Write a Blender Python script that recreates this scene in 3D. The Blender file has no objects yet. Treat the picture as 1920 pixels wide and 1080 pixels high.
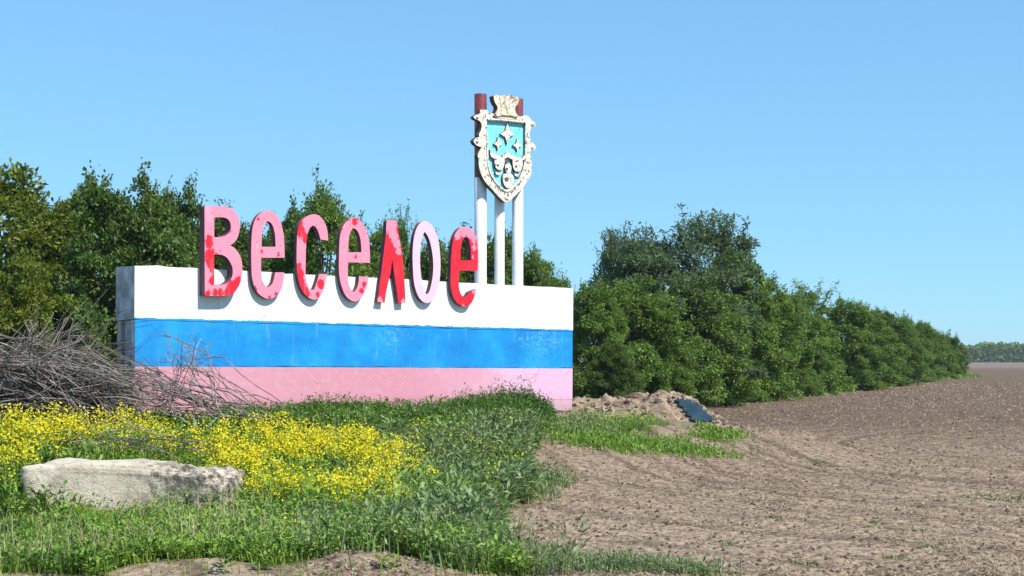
import bpy, math, random
import numpy as np
from mathutils import Vector, Matrix

# ------------------------------------------------------------------ camera, sky, sun, exposure
C = bpy.context.scene.collection
SC = bpy.context.scene
F, HZ, CH = 2700.0, 672.0, 1.7          # focal length in px of a 1920 frame, horizon row, eye height
cam = bpy.data.cameras.new('camera')
cam.sensor_width = 36.0
cam.lens = F / 1920 * 36
cam.shift_y = (HZ - 540) / 1920
cam.clip_start, cam.clip_end = 0.1, 8000
camo = bpy.data.objects.new('camera', cam)
camo.location = (0, 0, CH)
camo.rotation_euler = (math.radians(90), 0, 0)
C.objects.link(camo)
SC.camera = camo

SUN_AZ = math.radians(131)              # clockwise from +Y
SUN_EL = math.radians(49)
w = bpy.data.worlds.new('World')
SC.world = w
w.use_nodes = True
nt = w.node_tree
bg = nt.nodes['Background']
sky = nt.nodes.new('ShaderNodeTexSky')
sky.sky_type = 'NISHITA'
sky.sun_disc = False
sky.sun_elevation = SUN_EL
sky.sun_rotation = SUN_AZ
sky.altitude = 0
sky.air_density, sky.dust_density, sky.ozone_density = 1.0, 0.0, 10.0
gam = nt.nodes.new('ShaderNodeGamma'); gam.inputs['Gamma'].default_value = 0.46
tint = nt.nodes.new('ShaderNodeMix'); tint.data_type = 'RGBA'; tint.blend_type = 'MULTIPLY'; tint.clamp_result = False
tint.inputs[0].default_value = 1.0
tint.inputs[7].default_value = (1.34, 2.18, 2.70, 1)      # clear saturated blue of the photograph, over the whole dome alike
nt.links.new(sky.outputs[0], gam.inputs[0]); nt.links.new(gam.outputs[0], tint.inputs[6])
nt.links.new(tint.outputs[2], bg.inputs[0])
bg.inputs[1].default_value = 0.12
sl = bpy.data.lights.new('sun', 'SUN')
sl.energy = 4.8
sl.angle = math.radians(0.53)
sl.color = (1.0, 0.95, 0.87)
so = bpy.data.objects.new('sun', sl)
sd = Vector((math.sin(SUN_AZ) * math.cos(SUN_EL), math.cos(SUN_AZ) * math.cos(SUN_EL), math.sin(SUN_EL)))
so.rotation_euler = sd.to_track_quat('Z', 'Y').to_euler()
C.objects.link(so)
SC.view_settings.view_transform = 'Standard'
SC.view_settings.look = 'None'
SC.view_settings.gamma = 1
SC.view_settings.use_curve_mapping = False
SC.view_settings.exposure = 0.45

# ------------------------------------------------------------------ helpers
rng = np.random.default_rng(7)
random.seed(7)

def link(o, parent=None):
    C.objects.link(o)
    if parent: o.parent = parent
    return o

def tag(o, label=None, cat=None, group=None, kind=None):
    if label: o['label'] = label
    if cat: o['category'] = cat
    if group: o['group'] = group
    if kind: o['kind'] = kind
    return o

def empty(name, loc, rot=(0, 0, 0)):
    o = bpy.data.objects.new(name, None)
    o.location = loc; o.rotation_euler = rot; o.empty_display_size = 0.2
    return link(o)

def tris(name, V, T, mat, parent=None, smooth=False, uv=None):
    V = np.asarray(V, np.float32); T = np.asarray(T, np.int32)
    me = bpy.data.meshes.new(name)
    me.vertices.add(len(V)); me.vertices.foreach_set('co', V.ravel())
    me.loops.add(T.size); me.loops.foreach_set('vertex_index', T.ravel())
    me.polygons.add(len(T))
    me.polygons.foreach_set('loop_start', np.arange(len(T), dtype=np.int32) * T.shape[1])
    me.polygons.foreach_set('loop_total', np.full(len(T), T.shape[1], np.int32))
    if smooth: me.polygons.foreach_set('use_smooth', np.ones(len(T), bool))
    me.update(calc_edges=True)
    for m in (mat if isinstance(mat, (list, tuple)) else [mat]): me.materials.append(m)
    return link(bpy.data.objects.new(name, me), parent)

def pyd(name, V, Fs, mats, parent=None, idx=None, smooth=False):
    me = bpy.data.meshes.new(name)
    me.from_pydata([tuple(v) for v in V], [], Fs)
    for m in (mats if isinstance(mats, (list, tuple)) else [mats]): me.materials.append(m)
    if idx is not None: me.polygons.foreach_set('material_index', idx)
    if smooth: me.polygons.foreach_set('use_smooth', [True] * len(me.polygons))
    me.update()
    return link(bpy.data.objects.new(name, me), parent)

def hashn(ix, iy, seed):
    n = (ix.astype(np.int64) * 374761393 + iy.astype(np.int64) * 668265263 + seed * 974711) & 0x7fffffff
    n = ((n ^ (n >> 13)) * 1274126177) & 0x7fffffff
    return ((n ^ (n >> 16)) & 0xffff) / 65535.0

def vnoise(x, y, seed=0):
    x = np.asarray(x, float); y = np.asarray(y, float)
    ix = np.floor(x); iy = np.floor(y); fx = x - ix; fy = y - iy
    fx = fx * fx * (3 - 2 * fx); fy = fy * fy * (3 - 2 * fy)
    a = hashn(ix, iy, seed); b = hashn(ix + 1, iy, seed); c = hashn(ix, iy + 1, seed); d = hashn(ix + 1, iy + 1, seed)
    return (a * (1 - fx) + b * fx) * (1 - fy) + (c * (1 - fx) + d * fx) * fy

def fbm(x, y, seed=0, o=4):
    s = 0; a = 0.5
    for k in range(o):
        s = s + a * vnoise(x * 2 ** k, y * 2 ** k, seed + k * 17); a *= 0.5
    return s / (1 - 0.5 ** o)

def sstep(a, b, x):
    t = np.clip((x - a) / (b - a), 0, 1)
    return t * t * (3 - 2 * t)

def px2x(px, Z): return (px - 960) / F * Z
def py2z(py, Z): return CH + (HZ - py) / F * Z

# ------------------------------------------------------------------ materials
def mat_new(name):
    m = bpy.data.materials.new(name); m.use_nodes = True
    n = m.node_tree.nodes; l = m.node_tree.links
    return m, n, l, n['Principled BSDF'], n['Material Output']

def node(n, t, **k):
    x = n.new(t)
    for a, v in k.items():
        if a in x.inputs: x.inputs[a].default_value = v
        else: setattr(x, a, v)
    return x

def noise(n, l, co, scale, detail=4, rough=0.6, dist=0):
    x = n.new('ShaderNodeTexNoise')
    x.inputs['Scale'].default_value = scale; x.inputs['Detail'].default_value = detail
    x.inputs['Roughness'].default_value = rough; x.inputs['Distortion'].default_value = dist
    if co is not None: l.new(co, x.inputs['Vector'])
    return x.outputs['Fac']

def ramp(n, l, fac, stops, interp='LINEAR'):
    r = n.new('ShaderNodeValToRGB'); r.color_ramp.interpolation = interp
    e = r.color_ramp.elements
    while len(e) < len(stops): e.new(0.5)
    for k, (p, c) in enumerate(stops):
        e[k].position = p
        e[k].color = (*c, 1) if not isinstance(c, (int, float)) else (c, c, c, 1)
    l.new(fac, r.inputs[0])
    return r.outputs[0]

def mixc(n, l, fac, a, b, mode='MIX'):
    x = n.new('ShaderNodeMix'); x.data_type = 'RGBA'; x.blend_type = mode
    for i, v in ((0, fac), (6, a), (7, b)):
        if hasattr(v, 'is_output'): l.new(v, x.inputs[i])
        elif i == 0: x.inputs[0].default_value = v
        else: x.inputs[i].default_value = (*v, 1)
    return x.outputs[2]

def mth(n, l, op, a, b=None):
    x = n.new('ShaderNodeMath'); x.operation = op
    for i, v in enumerate((a, b)):
        if v is None: continue
        if hasattr(v, 'is_output'): l.new(v, x.inputs[i])
        else: x.inputs[i].default_value = v
    return x.outputs[0]

def bump(n, l, h, strength, dist, bs):
    b = n.new('ShaderNodeBump'); b.inputs['Strength'].default_value = strength; b.inputs['Distance'].default_value = dist
    l.new(h, b.inputs['Height']); l.new(b.outputs[0], bs.inputs['Normal'])

def objco(n): return n.new('ShaderNodeTexCoord').outputs['Object']

def mottled(name, stops, scale, rough=0.85, b=0.4, bd=0.01, bscale=None, fine=None):
    m, n, l, bs, out = mat_new(name)
    co = objco(n)
    f = noise(n, l, co, scale, 6, 0.65)
    c = ramp(n, l, f, stops)
    if fine:
        g = noise(n, l, co, fine[0], 5, 0.7)
        c = mixc(n, l, ramp(n, l, g, [(fine[1], 0.0), (fine[2], 1.0)]), c, fine[3])
    l.new(c, bs.inputs['Base Color'])
    bs.inputs['Roughness'].default_value = rough
    bs.inputs['Specular IOR Level'].default_value = 0.25
    if b: bump(n, l, noise(n, l, co, bscale or scale * 4, 6, 0.7), b, bd, bs)
    return m

def leafy(name, cols, trans=0.42, rough=0.55, patch=None, pscale=0.6, spec=0.3):
    """cols: ramp of leaf colours picked leaf by leaf; patch: second colour that comes in drifts over the ground"""
    m, n, l, bs, out = mat_new(name)
    g = n.new('ShaderNodeNewGeometry')
    c = ramp(n, l, g.outputs['Random Per Island'], [(i / (len(cols) - 1), k) for i, k in enumerate(cols)])
    if patch:
        f = noise(n, l, g.outputs['Position'], pscale, 3, 0.6)
        c = mixc(n, l, ramp(n, l, f, [(0.42, 0.0), (0.62, 0.8)]), c, patch)
    l.new(c, bs.inputs['Base Color'])
    bs.inputs['Roughness'].default_value = rough
    bs.inputs['Specular IOR Level'].default_value = spec
    t = n.new('ShaderNodeBsdfTranslucent'); l.new(c, t.inputs[0])
    mx = n.new('ShaderNodeMixShader'); mx.inputs[0].default_value = trans
    l.new(bs.outputs[0], mx.inputs[1]); l.new(t.outputs[0], mx.inputs[2]); l.new(mx.outputs[0], out.inputs[0])
    return m

M = {}
M['leaf_dark'] = leafy('leaf_dark', [(0.035, 0.07, 0.012), (0.08, 0.14, 0.022), (0.125, 0.205, 0.034), (0.20, 0.29, 0.06)])
M['leaf_mid'] = leafy('leaf_mid', [(0.052, 0.108, 0.014), (0.105, 0.195, 0.024), (0.165, 0.265, 0.036), (0.27, 0.365, 0.075)])
M['leaf_yellow'] = leafy('leaf_yellow', [(0.06, 0.095, 0.01), (0.12, 0.165, 0.016), (0.18, 0.22, 0.02), (0.23, 0.27, 0.035)])
M['leaf_grey'] = leafy('leaf_grey', [(0.045, 0.085, 0.03), (0.085, 0.14, 0.05), (0.13, 0.19, 0.075), (0.19, 0.25, 0.11)])
M['bark'] = mottled('bark', [(0.3, (0.06, 0.045, 0.035)), (0.7, (0.16, 0.13, 0.10))], 6, b=0.8, bd=0.02)
M['grass'] = leafy('grass_blade', [(0.09, 0.16, 0.016), (0.17, 0.28, 0.026), (0.25, 0.37, 0.04), (0.37, 0.45, 0.10)], 0.4, patch=(0.22, 0.34, 0.035), pscale=0.9)
M['grass_blue'] = leafy('grass_blue', [(0.07, 0.12, 0.04), (0.14, 0.21, 0.075), (0.21, 0.29, 0.11), (0.33, 0.40, 0.19)], 0.3)
M['grass_dry'] = leafy('grass_dry', [(0.28, 0.22, 0.12), (0.42, 0.35, 0.2), (0.5, 0.44, 0.28), (0.2, 0.17, 0.1)], 0.2)
M['weed'] = leafy('weed_leaf', [(0.03, 0.08, 0.01), (0.06, 0.14, 0.016), (0.09, 0.19, 0.022), (0.14, 0.25, 0.04)], 0.3)
M['weed_light'] = leafy('weed_light', [(0.09, 0.17, 0.02), (0.16, 0.28, 0.033), (0.22, 0.36, 0.045), (0.32, 0.44, 0.09)], 0.3)
M['petal'] = leafy('yellow_petal', [(0.55, 0.45, 0.004), (0.68, 0.57, 0.006), (0.75, 0.65, 0.01), (0.7, 0.62, 0.04)], 0.25)
M['twig'] = leafy('dry_twig', [(0.05, 0.038, 0.034), (0.10, 0.08, 0.07), (0.18, 0.15, 0.13), (0.36, 0.32, 0.28)], 0.0, 0.8)
M['branch'] = mottled('dry_branch', [(0.3, (0.08, 0.062, 0.052)), (0.52, (0.20, 0.165, 0.14)), (0.7, (0.44, 0.40, 0.35))], 5, b=0.5)
M['clod'] = leafy('soil_clod', [(0.035, 0.023, 0.016), (0.09, 0.062, 0.042), (0.18, 0.13, 0.09), (0.33, 0.25, 0.175)], 0.0, 0.95)
M['straw'] = leafy('straw_bit', [(0.34, 0.26, 0.16), (0.44, 0.35, 0.22), (0.28, 0.2, 0.12), (0.5, 0.41, 0.27)], 0.1, 0.7)

# ------------------------------------------------------------------ ground shape
F_TH = None
SX0, SY0 = px2x(250, 20.2), 20.2
_r = 1.27
_ls = (960 - 250) / F + (1073 - 960) / F * _r
_lc = _r - 1
TH = math.atan2(_ls, _lc)
SL = math.hypot(_ls, _lc) * 20.2                      # length of the sign wall
WD = np.array([math.sin(TH), math.cos(TH)])           # along the wall, away from the camera
WN = np.array([math.cos(TH), -math.sin(TH)])          # out of its painted face

_BY = [0, 11.2, 11.8, 12.6, 13.5, 14.7, 16.5, 18.5, 20.5, 22.2, 22.7, 23.6, 25, 26.5, 27.5, 30, 40, 50, 62, 135, 150, 700]
_BX = [0.6, 0.3, 0.2, 0.05, -0.12, -0.2, -0.12, 0.15, 0.45, 0.6, 1.3, 2.0, 2.8, 3.4, 3.4, 3.0, 3.8, 6.2, 11.6, 42, 43, 43]
def edge_x(y): return np.interp(y, _BY, _BX)

def field_mask(x, y):
    """1 on the tilled field, 0 on the grass verge"""
    wob = (fbm(x * 1.1, y * 1.1, 5, 4) - 0.5) * 1.9
    return sstep(-0.25, 0.3, x - edge_x(y) + wob)

def bare_mask(x, y):
    """bare earth along the very front"""
    wob = (fbm(x * 1.1, y * 1.1, 9, 3) - 0.5) * 1.0
    lim = 11.15 + 0.85 * np.exp(-((x + 1.15) / 0.55) ** 2) + 0.5 * np.exp(-((x + 2.45) / 0.6) ** 2) + 0.3 * sstep(-4.0, -4.3, x)
    return sstep(0.1, -0.1, y + wob * 0.5 - lim)

def seg_dist(x, y):
    dx = x - SX0; dy = y - SY0
    s = np.clip(dx * WD[0] + dy * WD[1], -3.5, SL + 0.3)
    return np.hypot(dx - s * WD[0], dy - s * WD[1]), dx * WN[0] + dy * WN[1]

def gz(x, y, micro=False):
    x = np.asarray(x, float); y = np.asarray(y, float)
    d, p = seg_dist(x, y)
    reach = np.where(p > 0, 5.2, 8.0)
    h = 0.68 * sstep(1, 0, np.clip((d - 0.6) / reach, 0, 1))
    h = h - 0.16 * np.exp(-((x - 0.75) / 0.8) ** 2 - ((y - 25.2) / 0.9) ** 2)
    h = h + 0.13 * np.exp(-((x + 1.2) / 0.55) ** 2 - ((y - 11.55) / 0.45) ** 2)
    h = h + 0.08 * np.exp(-((x + 2.45) / 0.6) ** 2 - ((y - 11.5) / 0.4) ** 2)
    h = h + 0.05 * (fbm(x * 0.5, y * 0.5, 3, 3) - 0.5)
    if micro:
        fm = field_mask(x, y)
        near = sstep(70, 25, y)
        u = np.hypot(x - 15, y - 27)
        fur = (vnoise(u * 3.2, u * 0 + 0.5, 33) - 0.5) * 0.05 + np.sin(u * 12.0 + 3.0 * fbm(x * 0.4, y * 0.4, 31, 2)) * 0.012
        h = h + near * fm * ((fbm(x * 3.0, y * 3.0, 11, 2) - 0.5) * 0.05 + (vnoise(x * 7, y * 7, 12) - 0.5) * 0.018 + fur)
        h = h + near * (1 - fm) * (fbm(x * 2.5, y * 2.5, 21, 3) - 0.5) * 0.08
    return h

ZS = np.concatenate([np.arange(9.5, 40, 0.05), np.arange(40, 170, 0.25)])
def unproj(px, py, extra=0.0):
    for Z in ZS:
        if py2z(py, Z) <= float(gz(px2x(px, Z), Z)) + extra:
            return px2x(px, Z), Z
    return px2x(px, 80), 80.0

def inside(poly, x, y):
    r = np.zeros(len(x), bool); n = len(poly)
    for i in range(n):
        x1, y1 = poly[i]; x2, y2 = poly[(i + 1) % n]
        c = ((y1 > y) != (y2 > y)) & (x < (x2 - x1) * (y - y1) / (y2 - y1 + 1e-12) + x1)
        r ^= c
    return r

# ground material: grass verge soil and tilled field soil, split by a per-vertex cover map
def ground_mat():
    m, n, l, bs, out = mat_new('ground_soil')
    co = objco(n)
    at = n.new('ShaderNodeAttribute'); at.attribute_name = 'tilled'
    sep = n.new('ShaderNodeSeparateXYZ'); l.new(co, sep.inputs[0])
    mp = n.new('ShaderNodeMapping'); mp.inputs['Rotation'].default_value = (0, 0, -0.45); mp.inputs['Scale'].default_value = (1.0, 0.35, 1.0)
    l.new(co, mp.inputs[0])
    big = noise(n, l, mp.outputs[0], 0.16, 5, 0.6)
    fine = noise(n, l, co, 11, 8, 0.78)
    mid = noise(n, l, mp.outputs[0], 1.6, 5, 0.7)
    pale = ramp(n, l, fine, [(0.37, (0.07, 0.046, 0.03)), (0.46, (0.25, 0.177, 0.12)), (0.57, (0.43, 0.325, 0.228)), (0.78, (0.56, 0.45, 0.325))])
    dark = ramp(n, l, fine, [(0.34, (0.05, 0.029, 0.018)), (0.5, (0.118, 0.075, 0.049)), (0.64, (0.19, 0.127, 0.086)), (0.82, (0.30, 0.21, 0.15))])
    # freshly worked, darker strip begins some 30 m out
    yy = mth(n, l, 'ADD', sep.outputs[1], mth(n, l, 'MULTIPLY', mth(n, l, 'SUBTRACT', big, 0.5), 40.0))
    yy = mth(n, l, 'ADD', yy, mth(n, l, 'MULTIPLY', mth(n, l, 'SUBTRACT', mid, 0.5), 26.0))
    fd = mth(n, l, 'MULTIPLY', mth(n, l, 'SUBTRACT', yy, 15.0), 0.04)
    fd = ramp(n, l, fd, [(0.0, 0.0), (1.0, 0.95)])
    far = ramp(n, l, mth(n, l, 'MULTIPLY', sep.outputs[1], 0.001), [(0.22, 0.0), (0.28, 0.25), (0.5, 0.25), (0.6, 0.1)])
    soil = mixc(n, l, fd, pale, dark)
    dc = n.new('ShaderNodeVectorMath'); dc.operation = 'DISTANCE'; dc.inputs[1].default_value = (15, 27, 0)
    wv = n.new('ShaderNodeTexNoise'); wv.inputs['Scale'].default_value = 0.7; wv.inputs['Detail'].default_value = 5; wv.inputs['Roughness'].default_value = 0.7; l.new(co, wv.inputs['Vector'])
    wa = n.new('ShaderNodeVectorMath'); wa.operation = 'MULTIPLY_ADD'; wa.inputs[1].default_value = (0.9, 0.9, 0.0); l.new(wv.outputs['Color'], wa.inputs[0]); l.new(co, wa.inputs[2])
    l.new(wa.outputs[0], dc.inputs[0])
    f1 = n.new('ShaderNodeTexNoise'); f1.noise_dimensions = '1D'; f1.inputs['Scale'].default_value = 3.2; f1.inputs['Detail'].default_value = 4; f1.inputs['Roughness'].default_value = 0.6
    l.new(dc.outputs['Value'], f1.inputs['W'])
    fu = f1.outputs['Fac']
    soil = mixc(n, l, ramp(n, l, fu, [(0.34, 0.6), (0.5, 0.0)]), soil, (0.085, 0.055, 0.036))
    soil = mixc(n, l, ramp(n, l, fu, [(0.56, 0.0), (0.74, 0.4)]), soil, (0.36, 0.275, 0.20))
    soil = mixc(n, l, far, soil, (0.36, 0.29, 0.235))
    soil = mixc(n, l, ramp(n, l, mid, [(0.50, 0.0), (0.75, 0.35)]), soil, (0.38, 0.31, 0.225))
    verge = ramp(n, l, fine, [(0.35, (0.07, 0.06, 0.035)), (0.55, (0.15, 0.125, 0.075)), (0.75, (0.24, 0.2, 0.13))])
    verge = mixc(n, l, ramp(n, l, mid, [(0.4, 0.15), (0.6, 0.8)]), verge, (0.07, 0.11, 0.03))
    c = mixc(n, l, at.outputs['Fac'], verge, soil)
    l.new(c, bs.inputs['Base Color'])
    bs.inputs['Roughness'].default_value = 0.95; bs.inputs['Specular IOR Level'].default_value = 0.15
    hb = mth(n, l, 'ADD', noise(n, l, co, 22, 6, 0.75), mth(n, l, 'MULTIPLY', noise(n, l, co, 5, 4, 0.6), 1.5))
    bump(n, l, hb, 0.9, 0.03, bs)
    return m

def axis(a, b, step, lo, hi, grow):
    mid = list(np.arange(a, b + 1e-6, step))
    r = []; v = mid[-1]; s = step
    while v < hi: s *= grow; v += s; r.append(v)
    q = []; v = mid[0]; s = step
    while v > lo: s *= grow; v -= s; q.append(v)
    return np.array(q[::-1] + mid + r)

gx = axis(-7.5, 9.0, 0.05, -3500, 3500, 1.09)
gy = axis(10.0, 27.0, 0.055, -400, 5000, 1.06)
X, Y = np.meshgrid(gx, gy)
Zg = gz(X, Y, True)
V = np.stack([X.ravel(), Y.ravel(), Zg.ravel()], 1)
nx, ny = len(gx), len(gy)
I = (np.arange(ny - 1)[:, None] * nx + np.arange(nx - 1)[None, :]).ravel()
Q = np.stack([I, I + 1, I + 1 + nx, I + nx], 1)
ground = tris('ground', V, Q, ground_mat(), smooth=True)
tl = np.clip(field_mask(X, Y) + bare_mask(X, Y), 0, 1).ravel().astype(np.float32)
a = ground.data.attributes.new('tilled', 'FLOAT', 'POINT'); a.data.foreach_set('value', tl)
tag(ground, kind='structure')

# ------------------------------------------------------------------ generic geometry
def tube_arrays(P, R, sides=5):
    """tapered tube through points P with radii R -> verts, quads"""
    P = np.asarray(P, float); n = len(P)
    Vv = []; Fq = []
    for i in range(n):
        t = P[min(i + 1, n - 1)] - P[max(i - 1, 0)]
        t = t / (np.linalg.norm(t) + 1e-9)
        u = np.cross(t, (0.31, 0.17, 0.93)); u /= np.linalg.norm(u) + 1e-9
        v = np.cross(t, u)
        for k in range(sides):
            a_ = 2 * math.pi * k / sides
            Vv.append(P[i] + R[i] * (math.cos(a_) * u + math.sin(a_) * v))
    for i in range(n - 1):
        for k in range(sides):
            k2 = (k + 1) % sides
            Fq.append((i * sides + k, i * sides + k2, (i + 1) * sides + k2, (i + 1) * sides + k))
    return Vv, Fq

def join(parts):
    V, Fs = [], []
    for v, f in parts:
        o = len(V); V.extend(v); Fs.extend([tuple(i + o for i in q) for q in f])
    return V, Fs

def unit(v): return v / (np.linalg.norm(v, axis=1, keepdims=True) + 1e-9)

def leaves(P, D, Nn, L, W, fold=0.25):
    """folded diamond leaves: base P, direction D, normal Nn, length L, width W -> verts, tris"""
    D = unit(D); S = unit(np.cross(D, Nn)); N2 = np.cross(S, D)
    L = np.asarray(L)[:, None]; W = np.asarray(W)[:, None]
    a_ = P; b_ = P + D * L * 0.5 + S * W * 0.5 + N2 * W * fold; c_ = P + D * L; d_ = P + D * L * 0.5 - S * W * 0.5 + N2 * W * fold
    V = np.stack([a_, b_, c_, d_], 1).reshape(-1, 3)
    i = np.arange(len(P))[:, None] * 4
    T = np.concatenate([i + np.array([[0, 1, 2]]), i + np.array([[0, 2, 3]])], 1).reshape(-1, 3)
    return V, T

def blades(P, H, lean, W, r, bend=0.45):
    """grass blades: 5 verts, 3 tris"""
    n = len(P)
    az = r.uniform(0, 2 * np.pi, n); d = np.stack([np.cos(az), np.sin(az), np.zeros(n)], 1)
    s = np.stack([-np.sin(az + r.normal(0, 0.5, n)), np.cos(az), np.zeros(n)], 1)
    up = np.array([[0, 0, 1.0]])
    H = H[:, None]; W = W[:, None]; lean = lean[:, None]
    m = P + up * H * 0.6 + d * H * lean * 0.35
    t = P + up * H * (1 - 0.25 * lean) + d * H * lean
    V = np.stack([P - s * W / 2, P + s * W / 2, m - s * W * 0.4, m + s * W * 0.4, t], 1).reshape(-1, 3)
    i = np.arange(n)[:, None] * 5
    T = np.concatenate([i + np.array([[0, 1, 3]]), i + np.array([[0, 3, 2]]), i + np.array([[2, 3, 4]])], 1).reshape(-1, 3)
    return V, T

def cat(parts):
    V = []; T = []; o = 0
    for v, t in parts:
        V.append(v); T.append(t + o); o += len(v)
    return np.concatenate(V), np.concatenate(T)

# ------------------------------------------------------------------ sign wall
def rough_box(s0, s1, p0, p1, z0, z1, ns, jit, r):
    """box along the wall with slightly uneven edges; p0 front, p1 back (p grows out of the painted face)"""
    ss = np.linspace(s0, s1, ns + 1)
    V = []; Fs = []
    for s in ss:
        j = r.normal(0, jit, 4)
        V += [(s, -p0, z0 + j[0]), (s, -p0 + abs(j[1]) * 0.3, z1 + j[1]), (s, -p1, z1 + j[2]), (s, -p1, z0 + j[3])]
    for i in range(ns):
        a_ = i * 4; b_ = a_ + 4
        for k in range(4):
            k2 = (k + 1) % 4
            Fs.append((a_ + k, b_ + k, b_ + k2, a_ + k2))
    Fs.append((0, 1, 2, 3)); e = ns * 4; Fs.append((e + 3, e + 2, e + 1, e))
    return V, Fs

def wall_paint():
    m, n, l, bs, out = mat_new('sign_paint')
    co = objco(n)
    sep = n.new('ShaderNodeSeparateXYZ'); l.new(co, sep.inputs[0])
    wob = mth(n, l, 'MULTIPLY', mth(n, l, 'SUBTRACT', noise(n, l, co, 5, 7, 0.75), 0.5), 0.075)
    z = mth(n, l, 'ADD', sep.outputs[2], wob)
    z2 = mth(n, l, 'ADD', sep.outputs[2], mth(n, l, 'MULTIPLY', wob, 0.35))
    speck = noise(n, l, co, 38, 4, 0.7)
    cloud = noise(n, l, co, 1.1, 6, 0.65)
    streak = n.new('ShaderNodeMapping'); streak.inputs['Scale'].default_value = (6, 1, 0.7); l.new(co, streak.inputs[0])
    st = noise(n, l, streak.outputs[0], 1.5, 5, 0.7)
    white = mixc(n, l, ramp(n, l, st, [(0.5, 0.0), (0.8, 0.35)]), (0.80, 0.80, 0.79), (0.62, 0.62, 0.6))
    white = mixc(n, l, ramp(n, l, speck, [(0.66, 0.0), (0.76, 0.6)]), white, (0.42, 0.4, 0.37))
    blue = ramp(n, l, cloud, [(0.3, (0.004, 0.165, 0.47)), (0.5, (0.005, 0.245, 0.60)), (0.68, (0.02, 0.34, 0.68))])
    blue = mixc(n, l, ramp(n, l, st, [(0.5, 0.0), (0.75, 0.3)]), blue, (0.03, 0.36, 0.68))
    blue = mixc(n, l, ramp(n, l, speck, [(0.56, 0.0), (0.70, 0.6)]), blue, (0.006, 0.12, 0.40))
    # worn spot towards the far end of the wall where the undercoat shows
    wx = mth(n, l, 'ABSOLUTE', mth(n, l, 'SUBTRACT', sep.outputs[0], SL - 0.75))
    wz = mth(n, l, 'ABSOLUTE', mth(n, l, 'SUBTRACT', sep.outputs[2], 2.08))
    wear = mth(n, l, 'SUBTRACT', 1.0, mth(n, l, 'ADD', mth(n, l, 'MULTIPLY', wx, 1.1), mth(n, l, 'MULTIPLY', wz, 3.2)))
    wx2 = mth(n, l, 'ABSOLUTE', mth(n, l, 'SUBTRACT', sep.outputs[0], 4.45))
    wear2 = mth(n, l, 'SUBTRACT', 0.85, mth(n, l, 'ADD', mth(n, l, 'MULTIPLY', wx2, 1.6), mth(n, l, 'MULTIPLY', wz, 3.2)))
    wear = mth(n, l, 'MAXIMUM', wear, wear2)
    wn = noise(n, l, co, 17, 5, 0.75)
    wf = ramp(n, l, mth(n, l, 'MULTIPLY', ramp(n, l, wear, [(0.0, 0.0), (0.6, 1.0)]), ramp(n, l, wn, [(0.48, 0.0), (0.64, 0.5)])), [(0.0, 0.0), (1.0, 1.0)])
    blue = mixc(n, l, wf, blue, (0.22, 0.55, 0.72))
    gx_ = ramp(n, l, mth(n, l, 'ADD', mth(n, l, 'MULTIPLY', sep.outputs[0], 1.0 / SL), mth(n, l, 'MULTIPLY', mth(n, l, 'SUBTRACT', cloud, 0.5), 0.35)),
               [(0.0, (0.60, 0.285, 0.345)), (0.55, (0.58, 0.25, 0.315)), (0.74, (0.63, 0.31, 0.40)), (0.82, (0.70, 0.40, 0.545))])
    pink = mixc(n, l, ramp(n, l, speck, [(0.60, 0.0), (0.72, 0.55)]), gx_, (0.42, 0.16, 0.22))
    hn = noise(n, l, co, 7, 6, 0.7)
    pink = mixc(n, l, ramp(n, l, hn, [(0.5, 0.0), (0.75, 0.35)]), pink, (0.70, 0.47, 0.52))
    dirt = ramp(n, l, mth(n, l, 'ADD', sep.outputs[2], mth(n, l, 'MULTIPLY', hn, -0.4)), [(0.72, 0.45), (0.95, 0.0)])
    pink = mixc(n, l, dirt, pink, (0.30, 0.2, 0.17))
    ck = n.new('ShaderNodeTexVoronoi'); ck.feature = 'DISTANCE_TO_EDGE'; ck.inputs['Scale'].default_value = 0.9
    dv = n.new('ShaderNodeTexNoise'); dv.inputs['Scale'].default_value = 2.2; dv.inputs['Detail'].default_value = 6; l.new(co, dv.inputs['Vector'])
    av = n.new('ShaderNodeVectorMath'); av.operation = 'MULTIPLY_ADD'; av.inputs[1].default_value = (0.7, 0.7, 0.7); l.new(dv.outputs['Color'], av.inputs[0]); l.new(co, av.inputs[2])
    l.new(av.outputs[0], ck.inputs['Vector'])
    crack = mth(n, l, 'MULTIPLY', ramp(n, l, ck.outputs['Distance'], [(0.0, 0.55), (0.012, 0.0)]), ramp(n, l, cloud, [(0.5, 0.0), (0.6, 1.0)]))
    isb = mth(n, l, 'LESS_THAN', z, 2.275)
    isp = mth(n, l, 'LESS_THAN', z2, 1.585)
    c = mixc(n, l, isb, white, blue)
    c = mixc(n, l, isp, c, pink)
    c = mixc(n, l, crack, c, (0.16, 0.14, 0.14))
    drip = mth(n, l, 'MULTIPLY', ramp(n, l, st, [(0.6, 0.0), (0.72, 0.35)]), ramp(n, l, sep.outputs[2], [(0.5, 0.0), (1.0, 1.0)]))
    c = mixc(n, l, drip, c, (0.42, 0.40, 0.38))
    l.new(c, bs.inputs['Base Color'])
    bs.inputs['Roughness'].default_value = 0.6; bs.inputs['Specular IOR Level'].default_value = 0.3
    hb = mth(n, l, 'ADD', noise(n, l, co, 60, 5, 0.7), mth(n, l, 'MULTIPLY', noise(n, l, co, 9, 5, 0.6), 1.6))
    bump(n, l, hb, 0.5, 0.008, bs)
    return m

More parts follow.
